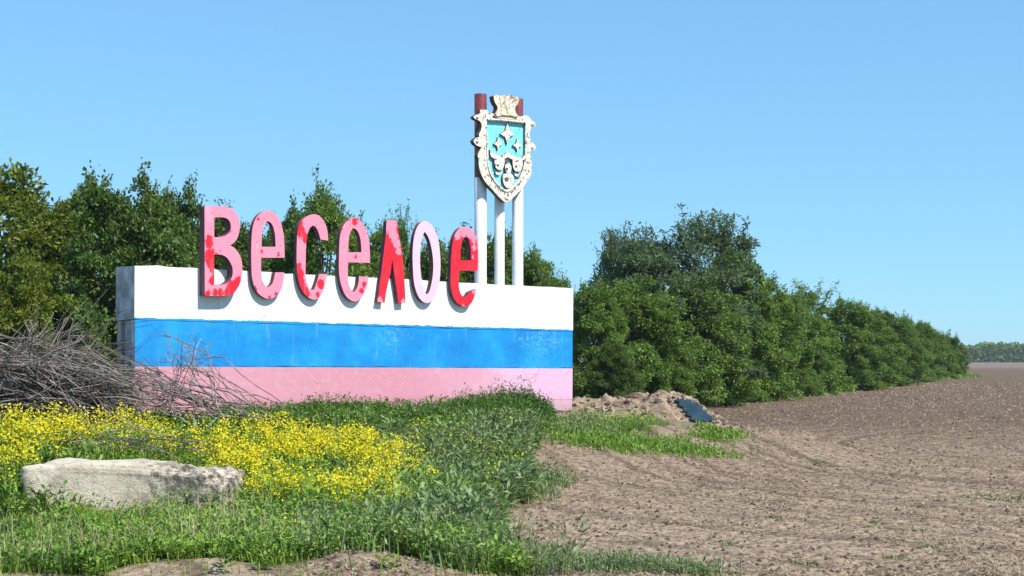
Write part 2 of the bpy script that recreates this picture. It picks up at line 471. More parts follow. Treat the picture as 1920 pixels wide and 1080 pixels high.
M['concrete'] = mottled('concrete', [(0.32, (0.20, 0.195, 0.19)), (0.48, (0.40, 0.39, 0.38)), (0.62, (0.60, 0.59, 0.58))], 3.2, b=0.6, bd=0.01, bscale=22, fine=(9, 0.62, 0.72, (0.2, 0.15, 0.11)))
M['pale_post'] = mottled('pale_post', [(0.3, (0.30, 0.23, 0.18)), (0.55, (0.48, 0.42, 0.36)), (0.75, (0.55, 0.5, 0.45))], 4, b=0.6, bscale=25)
M['whitewash'] = mottled('whitewash_edge', [(0.35, (0.45, 0.45, 0.45)), (0.6, (0.68, 0.68, 0.68))], 7, b=0.6, bscale=30, fine=(12, 0.55, 0.66, (0.16, 0.14, 0.12)))
paint = wall_paint()

sign = empty('town_name_sign', (SX0, SY0, 0))
sign.rotation_euler = (0, math.atan2(0.065, SL), math.pi / 2 - TH)
tag(sign, 'long concrete wall painted white, blue and pink carrying the big red name letters', 'sign')
bpy.context.view_layer.update()
SM = sign.matrix_world.copy()
if abs((SM.to_3x3() @ Vector((1, 0, 0))).z + 0.065 / SL) > 0.004:
    sign.rotation_euler[1] *= -1; bpy.context.view_layer.update(); SM = sign.matrix_world.copy()
SMI = SM.inverted()

rr = np.random.default_rng(3)
TH_W = 0.60
def panel(z0, z1, p0, p1, s0, s1, mats, name='wall_panel', jit=0.004, idxf=None):
    V, Fs = rough_box(s0, s1, p0, p1, z0, z1, 48, jit, rr)
    idx = []
    for f in Fs:                                   # front faces carry the paint, the rest bare concrete
        v = [V[i] for i in f]
        idx.append(0 if all(abs(q[1] + p0) < 0.02 for q in v) else 1)
    return pyd(name, V, Fs, mats, sign, idx)
panel(2.245, 3.01, 0.0, -TH_W, 0, SL, [paint, M['concrete']])
panel(1.60, 2.239, -0.004, -0.13, 0.012, SL - 0.004, [paint, M['whitewash']], jit=0.003)
panel(1.035, 1.594, -0.001, -0.13, 0.006, SL - 0.003, [paint, M['whitewash']], jit=0.003)
panel(0.84, 1.030, -0.004, -0.13, 0.01, SL - 0.006, [paint, M['whitewash']], jit=0.003)
for s0, s1, p0, p1, mt in ((0.05, 0.36, -0.135, -0.40, 'concrete'), (0.02, 0.16, -0.47, -0.595, 'pale_post'), (2.7, 2.95, -0.135, -0.40, 'concrete'),
                           (5.4, 5.65, -0.135, -0.40, 'concrete'), (SL - 1.9, SL - 1.6, -0.135, -0.40, 'concrete')):
    V, Fs = rough_box(s0, s1, p0, p1, 0.3, 2.24, 3, 0.003, rr)
    pyd('support_post', V, Fs, M[mt], sign)
V, Fs = rough_box(0.0, 0.035, -0.135, -0.16, 0.5, 2.235, 2, 0.001, rr)
pyd('steel_edge', V, Fs, M['concrete'], sign)

# ---- letters: outlines measured on the face plane
def plane_pt(px, py, p):
    """point of the plane p metres in front of the painted face, in the sign's own axes"""
    o = SMI @ Vector((0, 0, CH)); d = SMI.to_3x3() @ Vector(((px - 960) / F, 1, (HZ - py) / F))
    t = (-p - o.y) / d.y
    q = o + d * t
    return q.x, q.z

def smooth_loop(pts, it=1):
    for _ in range(it):
        q = []; n = len(pts)
        for i in range(n):
            a_, b_ = pts[i], pts[(i + 1) % n]
            q += [(a_[0] * .75 + b_[0] * .25, a_[1] * .75 + b_[1] * .25), (a_[0] * .25 + b_[0] * .75, a_[1] * .25 + b_[1] * .75)]
        pts = q
    return pts

def soft(pts, sharp=35):
    """Chaikin cut only where the outline turns gently; corners stay"""
    out = []; n = len(pts)
    for i in range(n):
        a_, b_, c_ = pts[i - 1], pts[i], pts[(i + 1) % n]
        v1 = (b_[0] - a_[0], b_[1] - a_[1]); v2 = (c_[0] - b_[0], c_[1] - b_[1])
        an = abs(math.degrees(math.atan2(v1[0] * v2[1] - v1[1] * v2[0], v1[0] * v2[0] + v1[1] * v2[1])))
        if an > sharp + 13: out.append(b_)
        else: out += [(b_[0] - v1[0] * .25, b_[1] - v1[1] * .25), (b_[0] + v2[0] * .25, b_[1] + v2[1] * .25)]
    return out

def extrude(loops, y0, y1, name, mats, parent, loc=(0, 0, 0), bev=0.0):
    """solid from closed loops (first outer, rest holes) in the x-z plane, between y0 (front) and y1 (back)"""
    import bmesh
    from mathutils.geometry import tessellate_polygon
    bm = bmesh.new()
    allv = []; V = []
    for lp in loops:
        V.append([Vector((x, z, 0)) for x, z in lp])
    flat = [v for lp in V for v in lp]
    T = tessellate_polygon(V)
    fr = [bm.verts.new((v.x, y0, v.y)) for v in flat]
    bk = [bm.verts.new((v.x, y1, v.y)) for v in flat]
    for t in T:
        try:
            f = bm.faces.new([fr[i] for i in t]); f.material_index = 0
            g = bm.faces.new([bk[i] for i in reversed(t)]); g.material_index = 1
        except ValueError: pass
    o = 0
    for lp in V:
        n = len(lp)
        for i in range(n):
            j = (i + 1) % n
            f = bm.faces.new((fr[o + i], fr[o + j], bk[o + j], bk[o + i])); f.material_index = 1
        o += n
    bmesh.ops.recalc_face_normals(bm, faces=bm.faces)
    me = bpy.data.meshes.new(name); bm.to_mesh(me); bm.free()
    for m in mats: me.materials.append(m)
    ob = bpy.data.objects.new(name, me); ob.location = loc
    return link(ob, parent)

def letter_paint(name, base, other, blobs, pale=(0.78, 0.58, 0.64), chip=0.66):
    m, n, l, bs, out = mat_new(name)
    co = objco(n)
    wn = n.new('ShaderNodeTexNoise'); wn.inputs['Scale'].default_value = 8; wn.inputs['Detail'].default_value = 6; wn.inputs['Roughness'].default_value = 0.78; l.new(co, wn.inputs['Vector'])
    add = n.new('ShaderNodeVectorMath'); add.operation = 'MULTIPLY_ADD'
    l.new(wn.outputs['Color'], add.inputs[0]); add.inputs[1].default_value = (0.24, 0, 0.24); l.new(co, add.inputs[2])
    acc = None
    for (x, z, r) in blobs:
        sub = n.new('ShaderNodeVectorMath'); sub.operation = 'DISTANCE'
        fl = n.new('ShaderNodeVectorMath'); fl.operation = 'MULTIPLY'; fl.inputs[1].default_value = (1.0, 0, 0.75)
        l.new(add.outputs[0], fl.inputs[0])
        l.new(fl.outputs[0], sub.inputs[0]); sub.inputs[1].default_value = (x + 0.12, 0, (z + 0.12) * 0.75)
        d = mth(n, l, 'LESS_THAN', sub.outputs['Value'], r * 1.1 + 0.008)
        acc = d if acc is None else mth(n, l, 'MAXIMUM', acc, d)
    c0 = mixc(n, l, ramp(n, l, noise(n, l, co, 2.3, 5, 0.7), [(0.5, 0.0), (0.72, 0.7)]), base, tuple(min(0.9, v * 1.12 + 0.03) for v in base))
    if pale: c0 = mixc(n, l, ramp(n, l, noise(n, l, co, 4.5, 5, 0.75), [(0.62, 0.0), (0.68, 0.75)]), c0, pale)
    c = mixc(n, l, acc, c0, other) if acc is not None else c0
    smp = n.new('ShaderNodeMapping'); smp.inputs['Scale'].default_value = (9, 1, 1.6); l.new(co, smp.inputs[0])
    sk = noise(n, l, smp.outputs[0], 1.6, 5, 0.75)
    c = mixc(n, l, ramp(n, l, sk, [(0.55, 0.0), (0.78, 0.45)]), c, ((0.80, 0.10, 0.13) if base == RED else tuple(min(0.85, v * 0.5 + 0.38) for v in base)))
    c = mixc(n, l, ramp(n, l, sk, [(0.24, 0.5), (0.42, 0.0)]), c, tuple(v * 0.6 for v in base))
    ch = noise(n, l, co, 15, 4, 0.7)
    c = mixc(n, l, ramp(n, l, ch, [(chip, 0.0), (chip + 0.03, 0.85)]), c, (0.30, 0.03, 0.05))
    l.new(c, bs.inputs['Base Color']); bs.inputs['Roughness'].default_value = 0.5
    bump(n, l, noise(n, l, co, 14, 5, 0.7), 0.35, 0.008, bs)
    return m

PINK, RED, PALE = (0.74, 0.235, 0.335), (0.62, 0.004, 0.022), (0.76, 0.47, 0.585)
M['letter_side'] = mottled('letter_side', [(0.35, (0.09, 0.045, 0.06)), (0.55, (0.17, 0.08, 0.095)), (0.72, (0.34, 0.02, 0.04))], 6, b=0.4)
def zA(x, y): return 360 + x / 4.908, 370 + y / 4.908
def zB(x, y): return 610 + x / 5.142, 380 + y / 5.142
LETTERS = [
 (zA, [[(115, 78), (250, 78), (330, 85), (390, 120), (430, 180), (442, 240), (438, 310), (420, 370), (395, 410), (352, 442), (400, 470), (440, 530), (462, 595), (462, 690), (455, 760), (430, 820), (390, 880), (345, 906), (250, 908), (118, 906)],
       [(205, 185), (290, 182), (335, 200), (358, 245), (358, 300), (335, 335), (290, 362), (205, 368)],
       [(205, 525), (270, 525), (320, 550), (355, 600), (375, 650), (375, 720), (350, 770), (300, 805), (205, 805)]],
  PINK, RED, [(148, 412, 38), (170, 545, 44), (165, 600, 38), (185, 660, 22), (190, 720, 18), (178, 770, 18), (365, 845, 48), (405, 800, 40), (320, 880, 25), (215, 870, 22), (150, 885, 22), (265, 880, 20), (430, 760, 20)],
  'capital letter В at the left end, pink with red patches down its stem and foot'),
 (zA, [[(852, 555), (852, 470), (845, 350), (830, 270), (800, 190), (760, 140), (700, 118), (650, 130), (600, 170), (565, 240), (550, 330), (545, 450), (545, 600), (550, 720), (562, 790), (590, 860), (630, 905), (690, 935), (740, 930), (790, 900), (825, 850), (845, 760), (848, 690), (765, 690), (752, 760), (735, 805), (700, 828), (675, 815), (650, 780), (638, 720), (635, 640), (636, 555)],
       [(640, 455), (645, 330), (660, 260), (690, 220), (720, 225), (745, 260), (765, 340), (770, 455)]],
  PINK, (0.45, 0.02, 0.05), [(600, 200, 9), (640, 500, 9), (800, 520, 11), (590, 840, 14), (720, 915, 12), (775, 905, 14)],
  'letter е right after the capital, pink nearly all over'),
 (zA, [[(1252, 398), (1250, 330), (1235, 260), (1205, 200), (1160, 160), (1110, 153), (1050, 175), (1000, 220), (972, 290), (965, 400), (962, 550), (965, 650), (975, 740), (1000, 830), (1040, 900), (1100, 940), (1150, 940), (1190, 900), (1215, 830), (1235, 760), (1245, 705), (1170, 705), (1150, 780), (1122, 850), (1090, 852), (1060, 800), (1045, 720), (1045, 600), (1050, 450), (1060, 350), (1080, 285), (1110, 258), (1140, 270), (1165, 320), (1183, 388)]],
  PINK, RED, [(1005, 315, 36), (1045, 380, 30), (1008, 248, 20), (975, 640, 24), (992, 720, 28), (1018, 790, 32), (1040, 870, 36), (1185, 800, 28), (1160, 910, 18), (1060, 420, 14)],
  'letter с, pink with red streaks along its curved back'),
 (zB, [[(430, 580), (430, 480), (425, 380), (405, 290), (370, 215), (325, 160), (280, 140), (230, 155), (185, 200), (150, 270), (136, 360), (132, 500), (130, 650), (140, 740), (160, 820), (190, 890), (230, 935), (280, 955), (320, 945), (360, 900), (395, 830), (412, 760), (415, 712), (325, 712), (320, 780), (300, 840), (270, 862), (240, 835), (220, 770), (215, 680), (218, 575)],
       [(222, 478), (222, 380), (235, 290), (265, 245), (300, 255), (330, 310), (345, 390), (348, 478)]],
  PINK, RED, [(285, 182, 24), (325, 150, 14), (225, 160, 12), (350, 850, 16), (375, 790, 14), (150, 265, 12), (290, 520, 8)],
  'letter е in the middle of the name, pink with a red spot at its top'),
 (zB, [[(590, 170), (688, 170), (712, 330), (745, 520), (757, 650), (772, 900), (772, 968), (705, 972), (690, 850), (665, 700), (646, 545), (628, 690), (602, 790), (582, 890), (572, 965), (500, 955), (512, 880), (542, 650), (570, 430), (585, 300)]],
  RED, PINK, [(640, 215, 60), (660, 320, 40), (690, 400, 32), (705, 470, 20), (535, 950, 24), (750, 965, 22), (610, 250, 35)],
  'pointed letter л, bright red with a worn pink tip'),
 (zB, [[(955, 172), (1010, 195), (1055, 260), (1085, 340), (1105, 450), (1112, 600), (1105, 740), (1085, 840), (1050, 920), (1010, 965), (960, 968), (915, 935), (880, 870), (855, 780), (845, 650), (840, 500), (850, 350), (875, 255), (910, 195)],
       [(960, 280), (1000, 340), (1025, 440), (1042, 560), (1040, 680), (1025, 780), (1000, 870), (975, 885), (950, 850), (930, 760), (915, 640), (912, 500), (920, 400), (935, 320)]],
  PALE, PALE, [], 'letter о, faded to a very pale pink'),
 (zB, [[(1470, 655), (1472, 560), (1470, 430), (1455, 340), (1430, 280), (1390, 240), (1335, 228), (1290, 245), (1250, 300), (1228, 370), (1215, 480), (1210, 600), (1205, 750), (1215, 850), (1240, 930), (1290, 985), (1350, 1005), (1400, 985), (1435, 920), (1452, 835), (1385, 862), (1370, 895), (1345, 915), (1310, 892), (1290, 830), (1285, 750), (1292, 655)],
       [(1305, 555), (1305, 460), (1315, 380), (1345, 330), (1380, 340), (1400, 420), (1405, 555)]],
  RED, PINK, [(1275, 300, 38), (1330, 262, 42), (1400, 285, 40), (1430, 350, 28), (1430, 430, 18), (1425, 520, 12), (1430, 850, 16), (1330, 1000, 12)],
  'last letter е beside the pipes, bright red below a pink top'),
]
sc_px = None
for k, (zf, loops, base, other, blobs, lab) in enumerate(LETTERS):
    LP = 0.168 if k == 0 else 0.095
    W_ = [[plane_pt(*zf(*q), LP) for q in lp] for lp in loops]
    cx = sum(q[0] for q in W_[0]) / len(W_[0]); cz = sum(q[1] for q in W_[0]) / len(W_[0])
    x1 = plane_pt(*zf(loops[0][0][0], loops[0][0][1] + 100), LP); x0 = plane_pt(*zf(*loops[0][0]), LP)
    unit_ = math.hypot(x1[0] - x0[0], x1[1] - x0[1]) / 100
    bl = []
    for (bx, by, br) in blobs:
        q = plane_pt(*zf(bx, by), LP); bl.append((q[0] - cx, q[1] - cz, br * unit_))
    Lp = [soft([(q[0] - cx, q[1] - cz) for q in lp]) for lp in W_]
    mp_ = letter_paint('letter_paint', base, other, bl, pale=None if base != PINK else (0.78, 0.52, 0.6), chip=0.72 if base == PALE else 0.635)
    le = empty('letter', (cx, 0, cz)); le.parent = sign; le['label'] = lab
    le.matrix_parent_inverse = Matrix.Identity(4)
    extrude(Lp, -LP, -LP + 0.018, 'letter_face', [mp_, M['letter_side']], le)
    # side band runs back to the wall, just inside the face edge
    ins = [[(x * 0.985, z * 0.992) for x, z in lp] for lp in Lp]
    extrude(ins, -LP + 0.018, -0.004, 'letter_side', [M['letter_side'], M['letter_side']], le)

# ------------------------------------------------------------------ emblem on three pipes
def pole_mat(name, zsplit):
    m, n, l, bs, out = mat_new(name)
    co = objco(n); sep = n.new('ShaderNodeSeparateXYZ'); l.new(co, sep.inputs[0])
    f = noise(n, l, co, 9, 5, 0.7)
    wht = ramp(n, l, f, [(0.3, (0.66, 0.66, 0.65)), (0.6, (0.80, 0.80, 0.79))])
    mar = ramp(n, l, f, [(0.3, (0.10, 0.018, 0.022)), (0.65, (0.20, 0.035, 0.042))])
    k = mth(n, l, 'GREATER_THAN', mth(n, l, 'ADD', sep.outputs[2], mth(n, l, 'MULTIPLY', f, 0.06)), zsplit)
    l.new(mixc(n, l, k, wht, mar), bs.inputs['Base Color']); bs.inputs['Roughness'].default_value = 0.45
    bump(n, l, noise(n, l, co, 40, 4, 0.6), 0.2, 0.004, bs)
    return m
stand = empty('emblem_stand', (0, 0, 0))
stand.rotation_euler = (0, 0, math.pi / 2 - TH)
tag(stand, 'cyan and white town crest with a crown, raised on three white pipes behind the wall', 'emblem')
PP = -0.26
s_mid = plane_pt(936, 530, PP)[0]
base_w = SM @ Vector((s_mid, -PP, 2.98)); stand.location = base_w
bpy.context.view_layer.update()
EM = stand.matrix_world.copy(); EMI = EM.inverted()
def st_pt(px, py, p):
    o = EMI @ Vector((0, 0, CH)); d = EMI.to_3x3() @ Vector(((px - 960) / F, 1, (HZ - py) / F))
    t = (-p - o.y) / d.y; q = o + d * t
    return q.x, q.z
for px, rpx, top in ((901, 11.5, 177), (936.5, 9.5, 196), (970.5, 10.5, 186)):
    x, zt = st_pt(px, top, 0)
    Zd = (EM @ Vector((x, 0, 0))).y
    R = rpx / F * Zd
    Vv = []; Fs = []; n_ = 28
    for (z_, r_) in ((-0.06, R), (zt, R), (zt, R - 0.012), (zt - 0.3, R - 0.012)):
        for k in range(n_): Vv.append((R * 0 + r_ * math.cos(2 * math.pi * k / n_), r_ * math.sin(2 * math.pi * k / n_), z_))
    for i in range(3):
        for k in range(n_):
            Fs.append((i * n_ + k, i * n_ + (k + 1) % n_, (i + 1) * n_ + (k + 1) % n_, (i + 1) * n_ + k))
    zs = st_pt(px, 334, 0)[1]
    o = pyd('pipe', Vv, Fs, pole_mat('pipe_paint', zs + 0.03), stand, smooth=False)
    for i, p in enumerate(o.data.polygons): p.use_smooth = i < n_ or i >= 2 * n_
    o.location = (x, 0, 0)
    # flange the pipe stands on
    V2 = []; F2 = []
    for (z_, r_) in ((-0.06, R + 0.04), (0.035, R + 0.04), (0.035, R + 0.002)):
        for k in range(n_): V2.append((r_ * math.cos(2 * math.pi * k / n_), r_ * math.sin(2 * math.pi * k / n_), z_))
    for i in range(2):
        for k in range(n_): F2.append((i * n_ + k, i * n_ + (k + 1) % n_, (i + 1) * n_ + (k + 1) % n_, (i + 1) * n_ + k))
    pyd('flange', V2, F2, M['concrete'], o)

M['cream'] = mottled('crest_cream', [(0.29, (0.24, 0.16, 0.09)), (0.39, (0.68, 0.60, 0.47)), (0.54, (0.80, 0.76, 0.68))], 11, b=0.9, bd=0.025, bscale=16, fine=(15, 0.55, 0.61, (0.10, 0.065, 0.04)))
M['crest_rust'] = mottled('crest_rust', [(0.28, (0.30, 0.15, 0.06)), (0.42, (0.66, 0.52, 0.36)), (0.6, (0.78, 0.72, 0.62))], 10, b=0.8, bd=0.02, bscale=16, fine=(12, 0.54, 0.6, (0.10, 0.06, 0.03)))
M['cyan'] = mottled('crest_cyan', [(0.3, (0.16, 0.56, 0.66)), (0.7, (0.24, 0.66, 0.74))], 4, b=0.4, bscale=20, fine=(9, 0.63, 0.68, (0.04, 0.12, 0.15)))
M['crest_side'] = mottled('crest_side', [(0.3, (0.07, 0.055, 0.045)), (0.7, (0.16, 0.13, 0.1))], 8)
def zC(x, y): return 860 + x / 4.694, 160 + y / 4.694
CP = 0.26                                        # crest face, metres in front of the pipe centres
def cr(pts, p): return [st_pt(*zC(*q), p) for q in pts]
border_o = [(190, 215), (245, 213), (268, 238), (300, 250), (420, 270), (545, 275), (590, 262), (622, 275), (640, 312), (665, 320), (681, 345), (662, 372), (635, 376), (622, 430), (633, 490), (665, 515), (681, 545), (662, 576), (634, 572), (624, 600), (640, 640), (645, 720), (635, 790), (600, 850), (550, 920), (490, 980), (450, 1018), (412, 1030), (370, 1000), (310, 930), (240, 860), (195, 780), (176, 700), (178, 645), (165, 620), (182, 580), (202, 545), (150, 525), (130, 490), (150, 460), (182, 456), (178, 430), (196, 400), (206, 350), (190, 312), (150, 300), (130, 280), (150, 258), (185, 255)]
field_o = [(250, 300), (330, 304), (500, 318), (590, 332), (592, 600), (578, 720), (542, 820), (480, 900), (430, 935), (380, 915), (310, 840), (265, 750), (250, 650), (246, 450)]
crown_o = [(300, 95), (335, 83), (355, 96), (385, 80), (410, 100), (450, 83), (470, 100), (500, 98), (527, 122), (512, 170), (490, 190), (495, 230), (520, 285), (500, 305), (420, 298), (330, 290), (298, 272), (330, 230), (340, 190), (310, 150)]
bo = soft(cr(border_o, CP), 60); fo = soft(cr(field_o, CP), 60)
extrude([bo, fo[::-1]], -CP, -0.165, 'crest_border', [M['cream'], M['crest_side']], stand)
fo2 = [(x, z) for x, z in fo]
extrude([fo2], -CP + 0.045, -0.155, 'shield_field', [M['cyan'], M['crest_side']], stand)
co_ = soft(cr(crown_o, CP), 60)
extrude([co_], -CP - 0.02, -0.165, 'crown', [M['crest_rust'], M['crest_side']], stand)
for cxs, zt, zb, wd_ in ((355, 100, 190, 12), (400, 95, 200, 12), (445, 95, 200, 12), (485, 108, 185, 12)):
    V, Fs = join([tube_arrays([(*st_pt(*zC(cxs, zt), CP), 0), (*st_pt(*zC(cxs + (420 - cxs) * 0.2, zb), CP), 0)], [0.022, 0.016], 6)])
    V = [(v[0], -CP - 0.02 - v[2], v[1]) for v in V]
    pyd('crown_rib', V, Fs, M['crest_rust'], stand)
V, Fs = join([tube_arrays([(*st_pt(*zC(x_, y_), CP), 0) for x_, y_ in ((318, 268), (370, 258), (430, 262), (505, 276))], [0.028] * 4, 6)])
pyd('crown_band', [(v[0], -CP - 0.025 - v[2], v[1]) for v in V], Fs, M['crest_rust'], stand)
# beading round the border
bead = []
for t_ in np.linspace(0, 1, 46):
    i = t_ * (len(fo) - 1); i0 = int(i); f_ = i - i0
    q = np.array(fo[i0]) * (1 - f_) + np.array(fo[min(i0 + 1, len(fo) - 1)]) * f_
    bead.append(q)
V, Fs = tube_arrays([(q[0], q[1], 0) for q in bead], [0.022] * len(bead), 5)
pyd('border_bead', [(v[0], -CP - 0.004 - v[2], v[1]) for v in V], Fs, M['cream'], stand)
for i in range(0, len(bead), 2):                      # dark gaps of the carved rim
    q = bead[i]; a_ = math.atan2(q[1] - np.mean([b[1] for b in bead]), q[0] - np.mean([b[0] for b in bead]))
    c = np.array(q) + 0.055 * np.array([math.cos(a_), math.sin(a_)])
    extrude([[(c[0] + 0.014 * math.cos(k), c[1] + 0.022 * math.sin(k)) for k in np.linspace(0, 2 * math.pi, 7)[:-1]]], -CP - 0.003, -CP + 0.02, 'rim_notch', [M['crest_side'], M['crest_side']], stand)
for sx, sy in ((648, 346), (648, 545), (162, 492), (164, 278)):          # curls at the sides
    x, z = st_pt(*zC(sx, sy), CP)
    V = []; Fs = []
    for i in range(5):
        ph = math.pi / 2 * i / 4
        for k in range(12):
            V.append((x + 0.035 * math.cos(ph) * math.cos(k * math.pi / 6), -CP - 0.035 * math.sin(ph), z + 0.035 * math.cos(ph) * math.sin(k * math.pi / 6)))
    for i in range(4):
        for k in range(12): Fs.append((i * 12 + k, i * 12 + (k + 1) % 12, (i + 1) * 12 + (k + 1) % 12, (i + 1) * 12 + k))
    pyd('scroll_curl', V, Fs, M['cream'], stand, smooth=True)
def relief(pts, name, mat_, d=0.035, soft_=60):
    return extrude([soft(cr(pts, CP - 0.045), soft_)], -CP + 0.045 - d, -CP + 0.06, name, [mat_, M['crest_side']], stand)
def star(cx, cy, rx, ry, k=0.28):
    r = []
    for i in range(8):
        a_ = i * math.pi / 4; q = 1 if i % 2 == 0 else k * 1.25
        r.append((cx + math.sin(a_) * rx * q, cy - math.cos(a_) * ry * q))
    return r
for sx, sy, rx, ry in ((416, 430, 62, 92), (335, 516, 38, 58), (505, 530, 40, 56)):
    relief(star(sx, sy, rx, ry, 0.34), 'star', M['cream'], 0.04, 10)
relief([(262, 570), (285, 600), (330, 622), (385, 612), (415, 585), (445, 606), (500, 640), (550, 632), (575, 600), (578, 640), (545, 668), (490, 668), (445, 650), (415, 636), (380, 650), (330, 655), (285, 645), (262, 620)], 'ribbon', M['cream'], 0.05)
relief([(296, 650), (340, 640), (385, 652), (384, 700), (370, 735), (340, 752), (312, 735), (298, 700)], 'mask_relief', M['cream'], 0.06)
relief([(455, 655), (500, 648), (542, 662), (545, 710), (530, 750), (500, 770), (470, 752), (456, 710)], 'mask_relief', M['cream'], 0.06)
relief([(310, 762), (340, 772), (360, 765), (355, 785), (335, 792), (315, 785)], 'leaf_relief', M['cream'], 0.04)
relief([(478, 775), (505, 785), (530, 778), (525, 800), (500, 806), (480, 798)], 'leaf_relief', M['cream'], 0.04)
relief([(398, 690), (440, 695), (452, 740), (435, 775), (405, 772), (390, 735)], 'lyre_relief', M['cream'], 0.05)
relief([(372, 790), (400, 775), (440, 778), (468, 795), (470, 850), (455, 885), (425, 915), (395, 895), (372, 850)], 'lyre_relief', M['cream'], 0.05)
for sx, sy, q in ((340, 705, 11), (500, 715, 11), (418, 672, 16), (420, 735, 10), (420, 825, 17)):
    extrude([cr([(sx + q * math.cos(a_), sy + q * math.sin(a_)) for a_ in np.linspace(0, 2 * math.pi, 9)[:-1]], CP)], -CP - 0.02, -CP + 0.05, 'relief_boss', [M['crest_side'], M['crest_side']], stand)

# ------------------------------------------------------------------ boulder
def boulder():
    x0, x1 = px2x(38, 15.0), px2x(432, 15.0)
    L_ = x1 - x0; D_ = 0.8; H_ = 0.56
    nU, nV = 240, 110
    V = []; 
    u = np.linspace(0, 2 * np.pi, nU, endpoint=False); v = np.linspace(-np.pi / 2, np.pi / 2, nV)
    U, W = np.meshgrid(u, v)
    se = lambda t, e: np.sign(t) * np.abs(t) ** e
    cx = se(np.cos(W), 0.2) * se(np.cos(U), 0.2); cy = se(np.cos(W), 0.2) * se(np.sin(U), 0.2); cz = se(np.sin(W), 0.2)
    Xb = cx * L_ / 2; Yb = cy * D_ / 2; Zb = cz * H_ / 2
    t = Xb / L_ + 0.5                                     # 0 left .. 1 right
    top = 0.05 * np.sin(np.pi * np.clip(t * 1.25, 0, 1)) - 0.07 * sstep(0.7, 1.0, t)
    Zb = Zb + np.where(Zb > 0, top * (Zb / (H_ / 2)), 0)
    Xb = Xb - 0.10 * (Zb / H_) * sstep(0.25, 0, t)        # left end leans out at the top
    def n3(a, b, c, sd, o=4):
        q = 0
        for k in range(o):
            m_ = 2.0 ** k
            q = q + 0.5 ** (k + 1) * (vnoise(a * m_ + 9.1, b * m_ + c * m_ * 0.83, sd + k) + vnoise(b * m_ + 3.7, c * m_ - a * m_ * 0.71, sd + 50 + k) + vnoise(c * m_ + 5.3, a * m_ + b * m_ * 0.6, sd + 90 + k)) / 3
        return q - 0.48
    r1 = n3(Xb * 2.2, Yb * 2.2, Zb * 2.2, 41, 3) * 0.28
    rough = 0.25 + 1.0 * sstep(0.42, 0.68, t)
    r2 = n3(Xb * 9, Yb * 9, Zb * 9, 43, 5) * 0.26 * rough
    dd = r1 + r2
    Yb = Yb + dd * np.clip(cy * 1.2, -1, 1); Zb = Zb + dd * 0.8 * np.clip(cz * 1.2, -1, 1)
    Xb = Xb + dd * np.clip(cx * 1.05, -1, 1) * np.abs(cx) ** 3
    V = np.stack([Xb.ravel(), Yb.ravel(), Zb.ravel() + H_ / 2], 1)
    Q = []
    for i in range(nV - 1):
        a_ = i * nU + np.arange(nU); b_ = i * nU + (np.arange(nU) + 1) % nU
        Q.append(np.stack([a_, b_, b_ + nU, a_ + nU], 1))
    m, n, l, bs, out = mat_new('limestone')
    co = objco(n)
    f = noise(n, l, co, 5, 6, 0.7); g = noise(n, l, co, 22, 6, 0.75)
    c = ramp(n, l, f, [(0.28, (0.40, 0.335, 0.25)), (0.48, (0.62, 0.53, 0.41)), (0.7, (0.70, 0.62, 0.50))])
    c = mixc(n, l, ramp(n, l, g, [(0.52, 0.0), (0.66, 0.65)]), c, (0.24, 0.205, 0.165))
    c = mixc(n, l, ramp(n, l, noise(n, l, co, 70, 4, 0.8), [(0.55, 0.0), (0.68, 0.5)]), c, (0.2, 0.17, 0.13))
    sep = n.new('ShaderNodeSeparateXYZ'); l.new(co, sep.inputs[0])
    right = ramp(n, l, mth(n, l, 'ADD', mth(n, l, 'MULTIPLY', sep.outputs[0], 0.5), mth(n, l, 'MULTIPLY', f, 0.8)), [(0.3, 0.05), (0.6, 0.95)])
    pits = mth(n, l, 'MULTIPLY', right, ramp(n, l, noise(n, l, co, 11, 5, 0.8), [(0.46, 1.0), (0.55, 0.0)]))
    c = mixc(n, l, pits, c, (0.13, 0.115, 0.10))
    l.new(c, bs.inputs['Base Color']); bs.inputs['Roughness'].default_value = 0.9; bs.inputs['Specular IOR Level'].default_value = 0.2
    bump(n, l, mth(n, l, 'ADD', g, mth(n, l, 'MULTIPLY', noise(n, l, co, 60, 5, 0.7), 0.4)), 0.8, 0.025, bs)
    o = tris('boulder', V, np.concatenate(Q), m, smooth=True)
    yb = 15.4; xb = (x0 + x1) / 2
    o.location = (xb, yb, float(gz(xb, yb - 0.4)) - 0.07)
    o.rotation_euler = (0, 0.025, 0.06)
    tag(o, 'long pale limestone block lying in the grass before the yellow flowers', 'boulder')
    return o
boulder()

# ------------------------------------------------------------------ mound of dug earth and the sheet on it
def mound_h(x, y):
    """height of the heap above z=0; x,y world"""
    ax = np.array([1.25, 26.5]); bx = np.array([4.75, 26.6])
    d = bx - ax; L2 = d @ d
    t = np.clip(((x - ax[0]) * d[0] + (y - ax[1]) * d[1]) / L2, 0, 1)
    qx = x - (ax[0] + t * d[0]); qy = y - (ax[1] + t * d[1])
    dist = np.hypot(qx, qy)
    crest = np.interp(t, [0, 0.2, 0.45, 0.6, 0.8, 1.0], [0.92, 0.98, 1.02, 0.88, 0.5, 0.22])
    wid = np.interp(t, [0, 0.25, 0.5, 1.0], [1.35, 1.9, 2.2, 1.8]) * (0.85 + 0.3 * fbm(x * 0.9, y * 0.9, 71, 2))
    h = crest * sstep(1, 0, dist / wid) 
    return h + (fbm(x * 2.2, y * 2.2, 73, 4) - 0.5) * 0.28 * sstep(1.25, 0.6, dist / wid) + (fbm(x * 7, y * 7, 75, 3) - 0.5) * 0.12 * sstep(1.2, 0.7, dist / wid) - 0.35 * sstep(0.85, 1.3, dist / wid)
